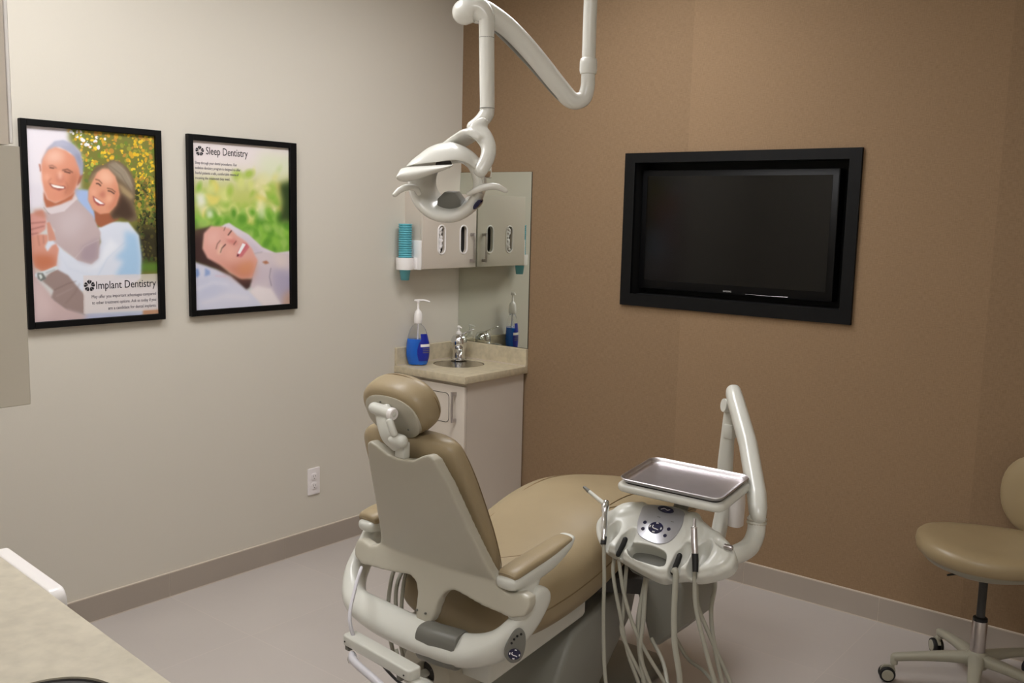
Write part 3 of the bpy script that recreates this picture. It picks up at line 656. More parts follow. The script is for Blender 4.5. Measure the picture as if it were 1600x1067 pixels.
# ------------------------------------------------------------------ counter run beside the doorway (lower left of the photograph)
t = thing('laminate_counter', 'pale mottled laminate countertop at the lower left by the doorway', 'countertop', (1.6, -3.4, .832))
A0, A1 = (.30, -2.985), (2.82, -3.193)
b = nb(); prism(b, [(A0[0], -3.708), (A1[0], -3.708), A1, A0], .832, .870, None, .003)
c = nb(); lathe(c, [(.107, .80), (.107, .90)], Matrix.Translation((2.132, -3.318, 0)), 48)
obj('worktop', carve(b, c), M['stone2'], t, angle=.5)
t = thing('counter_bowl', 'dark round bowl sunk in the pale countertop at the lower left corner', 'sink', (2.132, -3.318, .75))
b = nb(); lathe(b, [(.1065, .866), (.102, .869), (.100, .865), (.095, .80), (.07, .762), (.02, .758), (.02, .752), (.075, .755), (.10, .795), (.1060, .86)], Matrix.Translation((2.132, -3.318, 0)), 48); obj('basin', b, M['charcoal'], t)
t = thing('base_cabinet', 'grey laminate base cabinet under the pale countertop by the doorway', 'cabinet', (1.6, -3.4, 0))
b = nb(); prism(b, [(A0[0]+.02, -3.706), (A1[0]-.02, -3.706), (A1[0]-.02, A1[1]-.035), (A0[0]+.02, A0[1]-.035)], .1, .730)
prism(b, [(A0[0]+.05, -3.706), (A1[0]-.05, -3.706), (A1[0]-.05, A1[1]-.09), (A0[0]+.05, A0[1]-.09)], 0, .1); obj('body', b, M['cabgrey'], t, smooth=False)
b = nb()
for p in ((.32, -3.70, .36, -3.08), (2.76, -3.70, 2.80, -3.26), (.36, -3.706, 2.76, -3.67)): box(b, p[0], p[2], p[1], p[3], .730, .832)
obj('top_rail', b, M['cabgrey'], t, smooth=False)
dx, dy = (A1[0]-A0[0], A1[1]-A0[1]); L_ = math.hypot(dx, dy); ux, uy = dx/L_, dy/L_
for k in range(4):
    s0 = .03+k*.618; b = nb(); box(b, s0, s0+.61, -.035, -.017, .115, .72, .003, 1, frame((A0[0], A0[1], 0), (ux, uy, 0), (-uy, ux, 0), (0, 0, 1)))
    d = obj('door', b, M['cabgrey'], t)
    b = nb(); box(b, s0+.54, s0+.552, -.015, .013, .56, .70, .002, 1, frame((A0[0], A0[1], 0), (ux, uy, 0), (-uy, ux, 0), (0, 0, 1))); obj('handle', b, M['steel'], d)
# white rounded holder hung along the counter's far edge
FM = frame((1.36, -3.0725, 0), (ux, uy, 0), (0, 0, 1), (uy, -ux, 0))
t = thing('edge_holder', 'white plastic holder with rounded corners showing past the far edge of the countertop', 'holder', (1.45, -3.05, .80))
b = nb(); prism(b, rrect(-.045, .318, .74, .868, .030, 7), -.036, -.001, FM, .006, 3); obj('shell', b, M['white'], t)
b = nb(); prism(b, rrect(.03, .29, .755, .82, .012, 4), -.0375, -.035, FM, .001, 1); obj('front_panel', b, M['outlet'], t)

# wall cabinet above that counter
t = thing('wall_cabinet', 'grey laminate wall cabinet above the pale countertop at the left edge', 'cabinet', (1.8, -3.55, 1.388))
b = nb(); box(b, 1.20, 2.264, -3.709, -3.380, 1.388, 1.735, .001, 1); obj('lower_box', b, M['cabgrey'], t, smooth=False)
b = nb(); box(b, 1.20, 2.264, -3.709, -3.394, 1.736, 2.45); obj('body', b, M['cab'], t, smooth=False)
for x0, x1 in ((1.20, 1.731), (1.733, 2.265)):
    b = nb(); box(b, x0, x1, -3.3935, -3.3885, 1.7375, 2.45, .001, 1); obj('door', b, M['white'], t)
# ================================================================== DENTAL CHAIR
XC = 1.777
def yc(z):                      # rear face of the reclined backrest
    return -2.02-.42*(z-.65) if z >= .68 else -2.0326-.30*(.68-z)
CHR = thing('dental_chair', 'tan vinyl dental patient chair with grey plastic back, headrest facing the doorway', 'dental chair', (XC, -1.45, 0))

# --- grey back shell
half = [(.045, 1.014), (.085, 1.034), (.110, 1.043), (.127, 1.031), (.150, .965), (.176, .85), (.199, .756), (.214, .706), (.236, .672), (.270, .660), (.308, .668), (.334, .663), (.341, .640), (.331, .613), (.29, .600), (.20, .610), (.13, .622), (.085, .630), (.056, .618), (.040, .590), (.036, .552), (.028, .528), (.012, .521)]
out = [(u+(.016 if z < .645 and abs(u) < .14 else 0), z) for u, z in [(0, 1.010)]+half+[(-u, z) for u, z in half[::-1]]]
b = nb(); prism(b, out, -.034, 0, frame((XC, 0, 0), (1, 0, 0), (0, 0, 1), (0, 1, 0)))
b = organic(b, .0045, 10)
for v in b.verts:
    u = v.co.x-XC; v.co.x += .013+.016*max(0, min(1, (v.co.z-.65)/.38)); v.co.y += yc(v.co.z)-.022*max(0, 1-(u/.24)**2)+.10*max(0, abs(u)-.25)
sh = obj('back_shell', b, M['shell'], CHR, angle=1.2)
for u in (-.008, .026):
    b = nb(); lathe(b, [(.0035, 0), (.0035, .004)], axis_frame((XC+u+.013, yc(.55)-.059, .552), (0, -1, 0)), 10); obj('screw_hole', b, M['shade'], sh)

# --- upholstered back
BCX = XC-.022
pth = [(BCX, yc(z)+o, z, hw, th) for z, hw, th, o in ((.585, .15, .030, .060), (.60, .175, .044, .062), (.66, .192, .052, .060), (.76, .200, .052, .054), (.88, .199, .052, .052), (.97, .193, .052, .050), (1.03, .180, .048, .048), (1.055, .158, .038, .048), (1.066, .126, .024, .050))]
b = nb(); sweep(b, [tuple(v) for v in catmull(pth, 4)], up=(0, 1, 0), n=40, e=2.7); bc = obj('back_cushion', b, M['vinyl'], CHR, angle=1.3)
b = nb(); q = []
for z, hw, th, o in [(p[2], p[3], p[4], p[1]-yc(p[2])) for p in [tuple(v) for v in catmull(pth, 4)]]:
    q.append((z, hw, th, o))
right = [(BCX+hw*.985, yc(z)+o+th*.38, z) for z, hw, th, o in q]; left = [(2*BCX-x, y, z) for x, y, z in right]
tube(b, right+left[::-1], .0014, 6, smooth=0); obj('piping', b, M['seam'], bc)

# --- headrest
HN = Vector((0, .91, .41)).normalized(); HU = Vector((0, -.41, .91)).normalized(); HC = Vector((1.744, -2.160, 1.142))
def hp(s, k, dx=0, du=0, a=.122, c=.082): 
    p = HC+HN*s+HU*du; return (p.x+dx, p.y, p.z, a*k, c*k)
b = nb(); sweep(b, [tuple(v) for v in catmull([hp(-.048, .70), hp(-.042, .86), (hp(-.028, .965)), hp(-.005, 1.0), hp(.018, .985), hp(.036, .90), hp(.047, .72), hp(.052, .45)], 4)], up=HU, n=40, e=2.25)
hr = obj('headrest', b, M['vinyl'], CHR, angle=1.3)
b = nb(); p = [(*(HC+HN*.020+HU*(.0815*math.sin(t)))[:], t) for t in [2*PI*k/40 for k in range(41)]]
tube(b, [(x+.1205*math.cos(t), y, z) for x, y, z, t in p], .0013, 6, smooth=0); obj('piping', b, M['seam'], hr)
b = nb(); sweep(b, [hp(-.0525, .90, .004, -.010, .098, .066), hp(-.0495, 1.0, .004, -.010, .098, .066), hp(-.030, 1.0, .004, -.010, .098, .066)], up=HU, n=36, e=2.4)
pl = obj('back_plate', b, M['shell'], hr, angle=.8)
for dx, du in ((-.018, .036), (.058, -.040)):
    b = nb(); lathe(b, [(.003, 0), (.003, .003)], axis_frame(HC-HN*.0515+HU*du+Vector((dx, 0, 0)), -HN), 8); obj('plate_screw', b, M['shade'], hr)
b = nb()
tube(b, [(1.712, -2.232, 1.136), (1.775, -2.232, 1.130)], .0165, 16, smooth=2, round_ends=True)
sweep(b, [tuple(v) for v in catmull([(1.738, -2.226, 1.136, .030, .010), (1.757, -2.236, 1.100, .027, .011), (1.772, -2.234, 1.066, .025, .012), (1.785, -2.214, 1.040, .022, .013)], 5)], up=(0, -1, 0), n=16, e=3, round_ends=True)
obj('hinge_arm', organic(b, .003, 3), M['plastic'], hr, angle=1.2)
b = nb(); lathe(b, [(.0170, 0), (.0170, .010), (.0145, .014)], axis_frame((1.775, -2.232, 1.130), (1, 0, -.08)), 20); obj('hinge_cap', b, M['white'], hr)
b = nb(); sweep(b, [(1.785, -2.245, 1.112, .010, .008), (1.800, -2.243, 1.080, .010, .008)], up=(0, -1, 0), n=12, e=3, round_ends=True); obj('release_lever', b, M['plastic'], hr, angle=1.0)
b = nb(); tube(b, [(1.788, -2.230, 1.062), (1.812, -2.228, 1.060)], .0180, 16, smooth=2, round_ends=True); obj('hinge_knob', b, M['plastic'], hr)
b = nb(); box(b, 1.780, 1.816, -2.222, -2.198, 1.010, 1.054, .004); obj('slide_bar', b, M['plastic'], hr, angle=.6)

# --- armrests (vinyl pad on a white arm)
def arm(x, y0, y1, z0, z1, s, lab, f=1.0):
    b = nb()
    sweep(b, [tuple(v) for v in catmull([(x, y0+.005, z0-.024, .036, .018), (x, y0+.06, z0-.026+(z1-z0)*.2, .0385, .026), (x, (y0+y1)/2+.03, (z0+z1)/2-.020, .0375, .025), (x, y1-.03, z1-.012, .034, .016), (x, y1+.004, z1+.004, .026, .009)], 5)], n=18, e=3.2, round_ends=True)
    sweep(b, [(x+.004*s, y0+.09, z0-.03, .028, .034), (x+.022*s, y0+.045, .640, .024, .036), (x+.030*s, y0+.025, .600, .026, .036)], up=(0, 1, 0), n=16, e=3, round_ends=True)
    o = obj('armrest', organic(b, .0035, 5), M['plastic'], CHR, label=lab, angle=1.2)
    b = nb(); sweep(b, [tuple(v) for v in catmull([(x, y0+.002, z0-.006, .028*f, .010*f), (x, y0+.02, z0, .034*f, .014*f*f), (x, y0+.09, z0+.002+(z1-z0)*.25, .0345*f, .015*f*f), (x, (y0+y1)/2+.03, (z0+z1)/2+.004, .033, .014), (x, y1-.02, z1+.002, .029, .011), (x, y1-.004, z1, .022, .007)], 5)], n=22, e=2.5)
    obj('arm_pad', b, M['vinyl'], o, angle=1.2)
arm(2.052, -2.070, -1.795, .708, .740, 1, None)
arm(1.460, -2.030, -1.745, .722, .754, -1, None, 1.22)

# --- seat and legrest cushion: one long upholstered piece
prof = [(-1.985, .585, .455, .19), (-1.95, .612, .425, .225), (-1.85, .640, .408, .245), (-1.70, .664, .415, .252), (-1.55, .694, .445, .256), (-1.42, .727, .490, .258), (-1.30, .738, .535, .257), (-1.17, .724, .560, .252), (-1.02, .694, .556, .240), (-.88, .662, .545, .214), (-.80, .638, .545, .175), (-.765, .615, .56, .12)]
S = [tuple(v) for v in catmull([(XC-.006, y, (t+bo)/2, hw, (t-bo)/2) for y, t, bo, hw in prof], 5)]
b = nb(); sweep(b, S, up=(0, 0, 1), n=52, e=2.9); seat = obj('seat_cushion', b, M['vinyl'], CHR, angle=1.3)
def on_seat(u, y, lift=.0005, side=None):
    ys = [s[1] for s in S]; g = lambda k: float(np.interp(y, ys, [s[k] for s in S])); zc, hw, hh = g(2), g(3), g(4)
    if side is None: return (XC-.006+u, y, zc+hh*(1-min(.999, abs(u/hw))**2.9)**(1/2.9)+lift)
    return (XC-.006+u*(hw*(1-abs(side)**2.9)**(1/2.9)+lift), y, zc+hh*side)
for pts in ([(-.13, -1.86), (-.135, -1.72), (-.15, -1.60)], [(-.02, -1.89), (.05, -1.86), (.11, -1.80), (.135, -1.74)], [(.16, -1.68), (.15, -1.55), (.17, -1.42), (.19, -1.36)]):
    b = nb(); tube(b, [on_seat(*p) for p in pts], .0022, 6, smooth=8); obj('seam', b, M['seam'], seat)
for f in (.90, .02):
    for s in (1, -1):
        b = nb(); tube(b, [on_seat(s, y, side=f-.1*max(0, -1.5-y)) for y in np.linspace(-1.93, -.86, 26)], .0021, 6, smooth=0); obj('piping', b, M['seam'], seat)

# --- white yoke that wraps behind the seat and carries the arms
b = nb()
yk = [(1.428, -1.965, .660, .040, .020), (1.424, -1.995, .605, .044, .021), (1.440, -2.055, .540, .044, .027), (1.505, -2.110, .498, .037, .038), (1.62, -2.135, .492, .034, .047), (1.75, -2.142, .488, .033, .049), (1.88, -2.140, .487, .034, .049), (1.975, -2.125, .490, .036, .046), (2.050, -2.085, .518, .044, .035), (2.085, -2.030, .572, .045, .026), (2.094, -1.980, .622, .042, .021), (2.094, -1.968, .640, .036, .019)]
sweep(b, [tuple(v) for v in catmull(yk, 5)], up=(1, 0, 0), n=22, e=2.6, round_ends=True)
for x, y, z in ((2.065, -2.02, .618), (1.47, -2.0, .622)): lathe(b, [(.030, -.045), (.034, 0), (.030, .045)], axis_frame((x, y, z), (1, 0, 0)), 20)
yoke = obj('arm_yoke', organic(b, .0045, 8), M['plastic'], CHR, angle=1.3)
b = nb(); sweep(b, [(1.822, -2.141, .482, .0390, .050), (1.828, -2.141, .482, .0405, .0525), (1.87, -2.141, .482, .0410, .053), (1.945, -2.131, .484, .0415, .0525), (1.952, -2.130, .484, .0395, .050)], up=(0, 0, 1), n=28, e=3)
obj('yoke_cover', b, M['shade'], yoke, angle=.8, label='dark grey centre cover')
# touch pad on the outer face of the right upright
PM = Matrix.Translation((2.106, -2.088, .532))
PM = frame(PM.translation, *(lambda z, y: (y.cross(z), y, z))(Vector((.80, -.58, .08)).normalized(), (Vector((.10, .26, .92))-Vector((.80, -.58, .08)).normalized()*Vector((.10, .26, .92)).dot(Vector((.80, -.58, .08)).normalized())).normalized()))
tp = [(0, -.046), (.020, -.036), (.026, -.012), (.022, .018), (.012, .040), (-.002, .046), (-.014, .036), (-.024, .008), (-.026, -.016), (-.019, -.036)]
b = nb(); prism(b, closed(tp, 4), -.012, .003, PM, .002); pad = obj('touch_pad', b, M['shade'], yoke)
def emblem(parent, m, r, ring_mat=None):
    """round navy button with a pale S-shaped curl and four marks"""
    b = nb(); prism(b, circle(0, 0, r, 28, r*.86), 0, .0022, m, .0006, 1); o = obj('round_button', b, M['navy'], parent)
    b = nb(); L3 = lambda x, y: tuple(m @ Vector((x*r, y*r*.86, .0024)))
    tube(b, [L3(*p) for p in ((-.42, .30), (-.44, -.02), (-.18, -.18), (.10, -.22), (.40, -.28), (.44, -.36))], r*.07, 6)
    for a in (0, 90, 180, 270):
        c, s = math.cos(a*PI/180), math.sin(a*PI/180); tube(b, [L3(c*.74-s*.16, s*.74+c*.16), L3(c*.80, s*.80), L3(c*.74+s*.16, s*.74-c*.16)], r*.09, 6, smooth=3)
    obj('button_symbol', b, M['white'], o); return o
emblem(pad, PM @ Matrix.Translation((0, -.021, .003)), .0175)
for x, y in ((-.016, .006), (-.012, .017), (-.006, .027), (.003, .034)):
    b = nb(); lathe(b, [(.0032, .003), (.0032, .0045), (.0018, .0045), (.0018, .0040)], PM @ Matrix.Translation((x, y, 0)), 12); obj('small_button', b, M['black'], pad)

# --- mechanism under the seat
b = nb(); prism(b, [(-2.02, .345), (-1.565, .398), (-1.55, .41), (-1.55, .470), (-2.02, .44)], 1.60, 1.965, frame((0, 0, 0), (0, 1, 0), (0, 0, 1), (1, 0, 0)), .012, 3); obj('upper_frame', b, M['plastic'], CHR, angle=.7)
b = nb(); lathe(b, [(.098, .30), (.098, .02), (.092, .006), (.080, 0), (.037, 0), (.033, .006), (.033, .07), (.001, .072)], axis_frame((1.762, -2.075, .335), (0, 1, 0)), 40); pmp = obj('lift_cylinder', b, M['shell'], CHR, angle=.6)
b = nb(); lathe(b, [(.0328, .028), (.001, .026)], axis_frame((1.762, -2.075, .335), (0, 1, 0)), 24, cap=False); obj('cylinder_bore', b, M['charcoal'], pmp)
b = nb(); prism(b, [(-1.74, .06), (-1.69, .20), (-1.590, .350), (-1.36, .415), (-1.20, .41), (-1.235, .30), (-1.42, .12), (-1.47, .05)], 1.625, 1.950, frame((0, 0, 0), (0, 1, 0), (0, 0, 1), (1, 0, 0)), .02, 3); obj('lift_arm', b, M['boxgrey'], CHR, angle=.7)
b = nb(); prism(b, rrect(1.59, 1.965, -1.96, -.98, .06), 0, .055, None, .012, 2); box(b, 1.66, 1.90, -1.86, -1.45, .05, .12, .01); obj('base_plate', b, M['shade'], CHR, angle=.6)
b = nb(); box(b, 1.66, 1.88, -1.60, -1.22, .40, .55, .01); obj('seat_bracket', b, M['charcoal'], CHR, angle=.6)
b = nb(); prism(b, [(1.86, -1.475), (1.955, -1.485), (2.085, -1.40), (2.085, -1.30), (1.86, -1.33)], .455, .508, None, .004); obj('mount_plate', b, M['charcoal'], CHR, angle=.6)
b = nb(); prism(b, [(2.040, .470), (2.055, .505), (2.205, .530), (2.218, .50), (2.222, .385), (2.135, .292), (2.105, .292), (2.075, .38)], -1.385, -1.17, frame((0, 0, 0), (1, 0, 0), (0, 0, 1), (0, 1, 0)), .012, 3); obj('junction_box', b, M['boxgrey'], CHR, angle=.7)
# thin hoses hanging behind the left side of the seat
for k, pts in enumerate(([(1.53, -1.93, .60), (1.545, -2.0, .55), (1.55, -2.02, .40), (1.56, -1.98, .22)], [(1.555, -1.93, .60), (1.565, -2.0, .52), (1.575, -2.0, .38), (1.57, -1.95, .20)], [(1.575, -1.93, .60), (1.60, -2.0, .56), (1.60, -2.01, .42), (1.60, -1.96, .2)], [(1.59, -2.04, .42), (1.66, -2.05, .36), (1.69, -2.05, .30), (1.66, -2.03, .25)])):
    b = nb(); tube(b, pts, .0065, 8); obj('supply_hose', b, M['hose'], CHR)

# ================================================================== ASSISTANT'S HOLDER ARM
t = thing('assistant_holder', 'pale bar-shaped instrument holder arm low behind the patient chair', 'instrument holder', (1.82, -2.32, .44))
AM = frame((1.695, -2.300, .515), *(lambda x: (x, Vector((0, 0, 1)).cross(x), Vector((0, 0, 1))))(Vector((.268, -.030, 0)).normalized()))
b = nb(); prism(b, rrect(-.012, .283, -.022, .022, .013), -.030, 0, AM, .005, 3); bar = obj('holder_bar', b, M['plastic'], t, angle=.8)
b = nb()
for x in (.004, .262): lathe(b, [(.0022, 0), (.0022, .002)], axis_frame(AM @ Vector((x, -.022, -.017)), AM.to_3x3() @ Vector((0, -1, 0))), 8)
obj('end_screw', b, M['black'], bar)
for x in (-.003, .225):
    b = nb(); box(b, x, x+.018, -.018, .006, -.044, -.029, .003, mtx=AM); obj('clip', b, M['shade'], bar, angle=.6)
b = nb(); sweep(b, [tuple(v) for v in catmull([(*(AM @ Vector((.255, 0, -.036))), .017, .005), (*(AM @ Vector((.300, .006, -.034))), .014, .005), (1.99, -2.285, .455, .012, .006), (1.90, -2.20, .40, .012, .007), (1.775, -2.125, .345, .012, .008), (1.762, -2.070, .335, .012, .008)], 5)], n=12, e=3, round_ends=True); obj('support_arm', b, M['plastic'], t)
b = nb(); tube(b, [tuple(AM @ Vector((.035, -.020, -.045))), tuple(AM @ Vector((.06, -.030, -.052))), tuple(AM @ Vector((.16, -.034, -.066))), tuple(AM @ Vector((.235, -.026, -.088))), tuple(AM @ Vector((.30, .0, -.085)))], .0105, 14, round_ends=True); obj('suction_hose', b, M['hose2'], t)
b = nb(); lathe(b, [(.012, 0), (.014, .004), (.014, .02), (.011, .026)], axis_frame(AM @ Vector((.030, -.018, -.060)), (.5, -.2, .3)), 18); obj('suction_valve', b, M['clear'], t)
b = nb(); tube(b, [(1.715, -2.305, .500), (1.690, -2.300, .560), (1.640, -2.235, .608), (1.575, -2.160, .615), (1.500, -2.085, .590)], .0052, 8); obj('thin_hose', b, M['hose2'], t)
b = nb(); tube(b, [(1.745, -2.275, .480), (1.76, -2.225, .40), (1.80, -2.20, .36), (1.835, -2.195, .375)], .004, 8); obj('thin_hose', b, M['charcoal'], t)
b = nb(); tube(b, [(1.775, -2.205, .46), (1.80, -2.205, .40), (1.835, -2.205, .368)], .005, 8); obj('thin_hose', b, M['hose'], t)

# ================================================================== DELIVERY UNIT
k_ = 1.063
DX, DY, DN, DO = Vector((.9989, .0468, 0)), Vector((-.036, .7679, .6396)), Vector((.0299, -.6389, .7687)), Vector((2.305, -1.664, .746))
DM = frame(DO, DX, DY, DN)
def d3(x, y, n=0): return tuple(DM @ Vector((x*k_, y*k_, n)))
def d2(pts): return [(x*k_, y*k_) for x, y in pts]
DU = thing('delivery_unit', 'white dental delivery unit with control head and jointed arm beside the patient chair', 'dental delivery unit', (2.30, -1.45, .50))
ol = [(-.224, -.003), (-.236, .033), (-.216, .073), (-.167, .101), (-.095, .125), (-.02, .132), (.041, .116), (.091, .092), (.146, .065), (.182, .028), (.183, -.008), (.156, -.036), (.110, -.061), (.076, -.064), (.046, -.076), (.015, -.090), (-.03, -.084), (-.075, -.074), (-.110, -.064), (-.136, -.056), (-.168, -.050), (-.198, -.034)]
b = nb(); prism(b, closed(d2(ol), 3), -.062, -.010, DM, .012, 3)
prism(b, closed([(x*.93*k_, (y*.93+.002)*k_) for x, y in ol], 3), -.07, 0, DM, .010, 3)
sweep(b, [tuple(v) for v in catmull([(*d3(-.19, .045, -.020), .030, .020), (*d3(-.165, .075, -.017), .034, .026), (*d3(-.12, .095, -.017), .03, .022)], 4)], up=DN, n=16, round_ends=True)
sweep(b, [tuple(v) for v in catmull([(*d3(.03, .10, -.012), .028, .022), (*d3(.06, .05, -.010), .026, .022), (*d3(.05, .01, -.014), .022, .018)], 4)], up=DN, n=16, round_ends=True)
sweep(b, [tuple(v) for v in catmull([(*d3(.10, .06, -.017), .03, .02), (*d3(.14, .02, -.018), .034, .026), (*d3(.13, -.02, -.018), .028, .02)], 4)], up=DN, n=16, round_ends=True)
c = nb()
prism(c, closed(d2([(-.100, -.020), (-.05, -.012), (.000, -.019), (.014, -.036), (.015, -.063), (-.03, -.066), (-.082, -.059), (-.099, -.044)]), 3), -.12, .08, DM)
SL = ((-.172, -.006, .023), (-.120, -.016, .022), (.049, -.026, .022), (.097, -.002, .025))
for x, y, r in SL:
    sweep(c, [(*d3(x+.008, y+.030, .016), r*.85, .024), (*d3(x+.003, y+.004, .006), r, .034), (*d3(x-.003, y-.028, -.002), r*.72, .036), (*d3(x-.006, y-.085, -.008), r*.55, .036)], up=DN, n=16, round_ends=True)
sweep(c, [(*d3(.130, .048, .014), .016, .016), (*d3(.155, .040, .004), .016, .016), (*d3(.200, .030, -.006), .008, .016)], up=DN, n=16, round_ends=True)
hd = obj('control_head', organic(b, .0030, 5, c), M['plastic'], DU, angle=1.3)
b = nb(); prism(b, closed(d2([(-.108, .104), (-.05, .116), (.002, .112), (.015, .087), (.016, .045), (.003, .010), (-.029, -.005), (-.083, .006), (-.104, .035), (-.113, .080)]), 4), -.02, .0035, DM, .0015); sc = obj('control_panel', b, M['silver'], hd, label='silver touch panel')
emblem(sc, DM @ Matrix.Translation((-.049*k_, .041*k_, .0035)), .0225)
b = nb(); prism(b, circle(-.045*k_, .103*k_, .026, 28, .0105, -.05), .003, .0065, DM, .001); lo = obj('brand_oval', b, M['navy'], sc)
b = nb(); tube(b, [tuple(DM @ Vector((-.045*k_+x, .103*k_+y, .0067))) for x, y in ((-.014, -.003), (-.004, .002), (.006, -.002), (.014, .002))], .0009, 6); obj('oval_mark', b, M['white'], lo)
for x, y in ((-.086, .050), (-.083, .029), (-.012, .046), (-.014, .024)):
    b = nb(); lathe(b, [(.0055, .0035), (.0055, .0050), (.0030, .0050), (.0030, .0045)], DM @ Matrix.Translation((x*k_, y*k_, 0)), 16); obj('small_button', b, M['navy'], sc)
for x, y in ((-.055, .076), (-.012, .071)):
    b = nb(); prism(b, rrect(x*k_-.005, x*k_+.005, y*k_-.001, y*k_+.001, .0009), .0035, .0040, DM); obj('indicator', b, M['shade'], sc)
b = nb(); prism(b, closed(d2([(-.110, -.014), (-.04, -.008), (.02, -.016), (.030, -.05), (.0, -.075), (-.09, -.07), (-.112, -.045)]), 3), -.075, -.052, DM, .004); obj('handle_recess', b, M['shade'], hd, label='dark grey panel behind the handle opening')
b = nb(); lathe(b, [(.008, -.01), (.008, .010), (.005, .014)], axis_frame(d3(.158, .040, -.006), DX), 14); obj('side_connector', b, M['steel'], hd)

# tray holder and the tray resting in it
TC = Vector((2.278, -1.526, .897)); ya, pi_, ro = .070, .081, .0165
TR = Matrix.Translation(TC) @ Matrix.Rotation(ya, 4, 'Z') @ Matrix.Rotation(pi_, 4, 'X') @ Matrix.Rotation(ro, 4, 'Y')
TW, TD = .3215, .229
b = nb(); prism(b, rrect(-TW/2-.007, TW/2+.007, -TD/2-.007, TD/2+.007, .032, 6), -.026, -.003, TR, .009, 3); th = obj('tray_holder', b, M['plastic'], DU, angle=.9)
b = nb(); prism(b, rrect(-TW/2+.012, TW/2-.012, -TD/2+.012, TD/2-.012, .022, 6), -.004, -.0015, TR); obj('holder_liner', b, M['charcoal'], th, smooth=False)
b = nb(); tube(b, [tuple(TR @ Vector((.0, .02, -.022))), (2.275, -1.52, .84), d3(-.02, .09, -.03)], .022, 16); obj('tray_post', b, M['shade'], th)
TR = Matrix.Translation((0, 0, .0015)) @ TR
tr = thing('instrument_tray', 'empty stainless steel instrument tray on the delivery unit', 'tray', tuple(TC))
def tring(dx, z, r):
    return [TR @ Vector((x, y, z)) for x, y in rrect(-TW/2+dx, TW/2-dx, -TD/2+dx, TD/2-dx, r, 7)]
b = nb(); rings(b, [tring(.020, -.0010, .018), tring(.010, -.0005, .024), tring(.0065, .002, .026), tring(.004, .008, .027), tring(.0005, .0095, .029), tring(-.0010, .0118, .030), tring(.0006, .0138, .029), tring(.0042, .0130, .027), tring(.0090, .006, .024), tring(.0125, .0020, .022), tring(.0225, .0008, .017)])
obj('tray', b, M['tray'], tr, angle=1.0)

# jointed arm: elbow at the head's right side, long flex arm, upright link
b = nb(); sweep(b, [tuple(v) for v in catmull([(*d3(.120, .025, -.05), .026), (2.468, -1.600, .735, .027), (2.484, -1.520, .742, .027), (2.484, -1.474, .770, .026), (2.480, -1.460, .812, .025)], 6)], n=20, round_ends=True); el = obj('elbow', b, M['plastic'], DU)
b = nb(); lathe(b, [(.0265, 0), (.0285, .002), (.0285, .006), (.0265, .008), (.0265, .012), (.0285, .014), (.0285, .016), (.0265, .018)], axis_frame((2.480, -1.460, .798), (0, 0, 1)), 24); obj('elbow_collar', b, M['shell'], el)
b = nb(); sweep(b, [(2.486, -1.466, .821, .022, .030), (2.480, -1.457, .840, .026, .032), (2.460, -1.423, .866, .0275, .031), (2.350, -1.262, .975, .028, .030), (2.252, -1.155, 1.078, .027, .029), (2.222, -1.115, 1.100, .025, .028)], up=(0, 0, 1), n=22, e=2.3, round_ends=True); fa = obj('flex_arm', b, M['plastic'], DU)
b = nb(); sweep(b, [(2.209, -1.108, 1.035, .017, .017), (2.206, -1.103, .98, .020, .020), (2.200, -1.100, .86, .024, .022), (2.202, -1.100, .70, .024, .024), (2.200, -1.130, .60, .024, .024), (2.192, -1.20, .556, .024, .022)], up=(0, 1, 0), n=18, e=3, round_ends=True); ul = obj('upright_link', b, M['plastic'], DU)
b = nb(); box(b, 2.198, 2.232, -1.128, -1.075, .945, .995, .006); lathe(b, [(.022, -.035), (.024, 0), (.022, .035)], axis_frame((2.222, -1.112, 1.055), (.6, .75, -.1)), 20); obj('link_joint', b, M['plastic'], ul, angle=.6)
b = nb(); sweep(b, [(2.238, -1.082, .80, .022, .026), (2.240, -1.080, .72, .024, .028), (2.240, -1.080, .645, .022, .026)], up=(0, 1, 0), n=18, e=3.4, round_ends=False); obj('link_cover', b, M['white'], ul, angle=.7)

# hoses: every instrument with its own tubing that loops down and back under the head
def hose(parent, front, low, back, r=.0064, m='hose', name='hose'):
    pts = front+low+back; b = nb(); tube(b, pts, r, 10, smooth=6); return obj(name, b, M[m], parent)
t = thing('air_water_syringe', 'chrome air and water syringe in the leftmost slot of the control head', 'dental syringe', d3(-.19, .0, .02))
b = nb(); sweep(b, [tuple(v) for v in catmull([(*d3(-.207, .064, .034), .011, .011), (*d3(-.204, .052, .032), .012, .012), (*d3(-.197, .03, .026), .0085, .0095), (*d3(-.184, -.005, .016), .009, .010), (*d3(-.176, -.034, .006), .007, .008)], 5)], up=DN, n=16, round_ends=True); bd = obj('body', b, M['chrome'], t)
b = nb(); tube(b, [(*d3(-.208, .060, .036), .0065), (*d3(-.240, .072, .042), .0062), (*d3(-.272, .084, .050), .0058)], .006, 12, round_ends=True); nz = obj('nozzle', b, M['plastic'], t)
b = nb(); tube(b, [(*d3(-.268, .0825, .049), .0066), (*d3(-.284, .089, .053), .0045)], .006, 12, smooth=1, round_ends=True); obj('nozzle_tip', b, M['shade'], nz)
b = nb(); tube(b, [d3(-.178, -.025, .008), d3(-.174, -.045, .0)], .0085, 12, smooth=2); obj('connector', b, M['black'], t)
hose(t, [d3(-.175, -.040, .0), (2.125, -1.708, .690), (2.134, -1.715, .612), (2.145, -1.728, .484), (2.167, -1.738, .319)], [(2.20, -1.735, .23), (2.235, -1.70, .215), (2.250, -1.668, .27)], [(2.206, -1.682, .393), (2.177, -1.686, .500), (2.138, -1.672, .610), (2.130, -1.660, .668)], .0056)
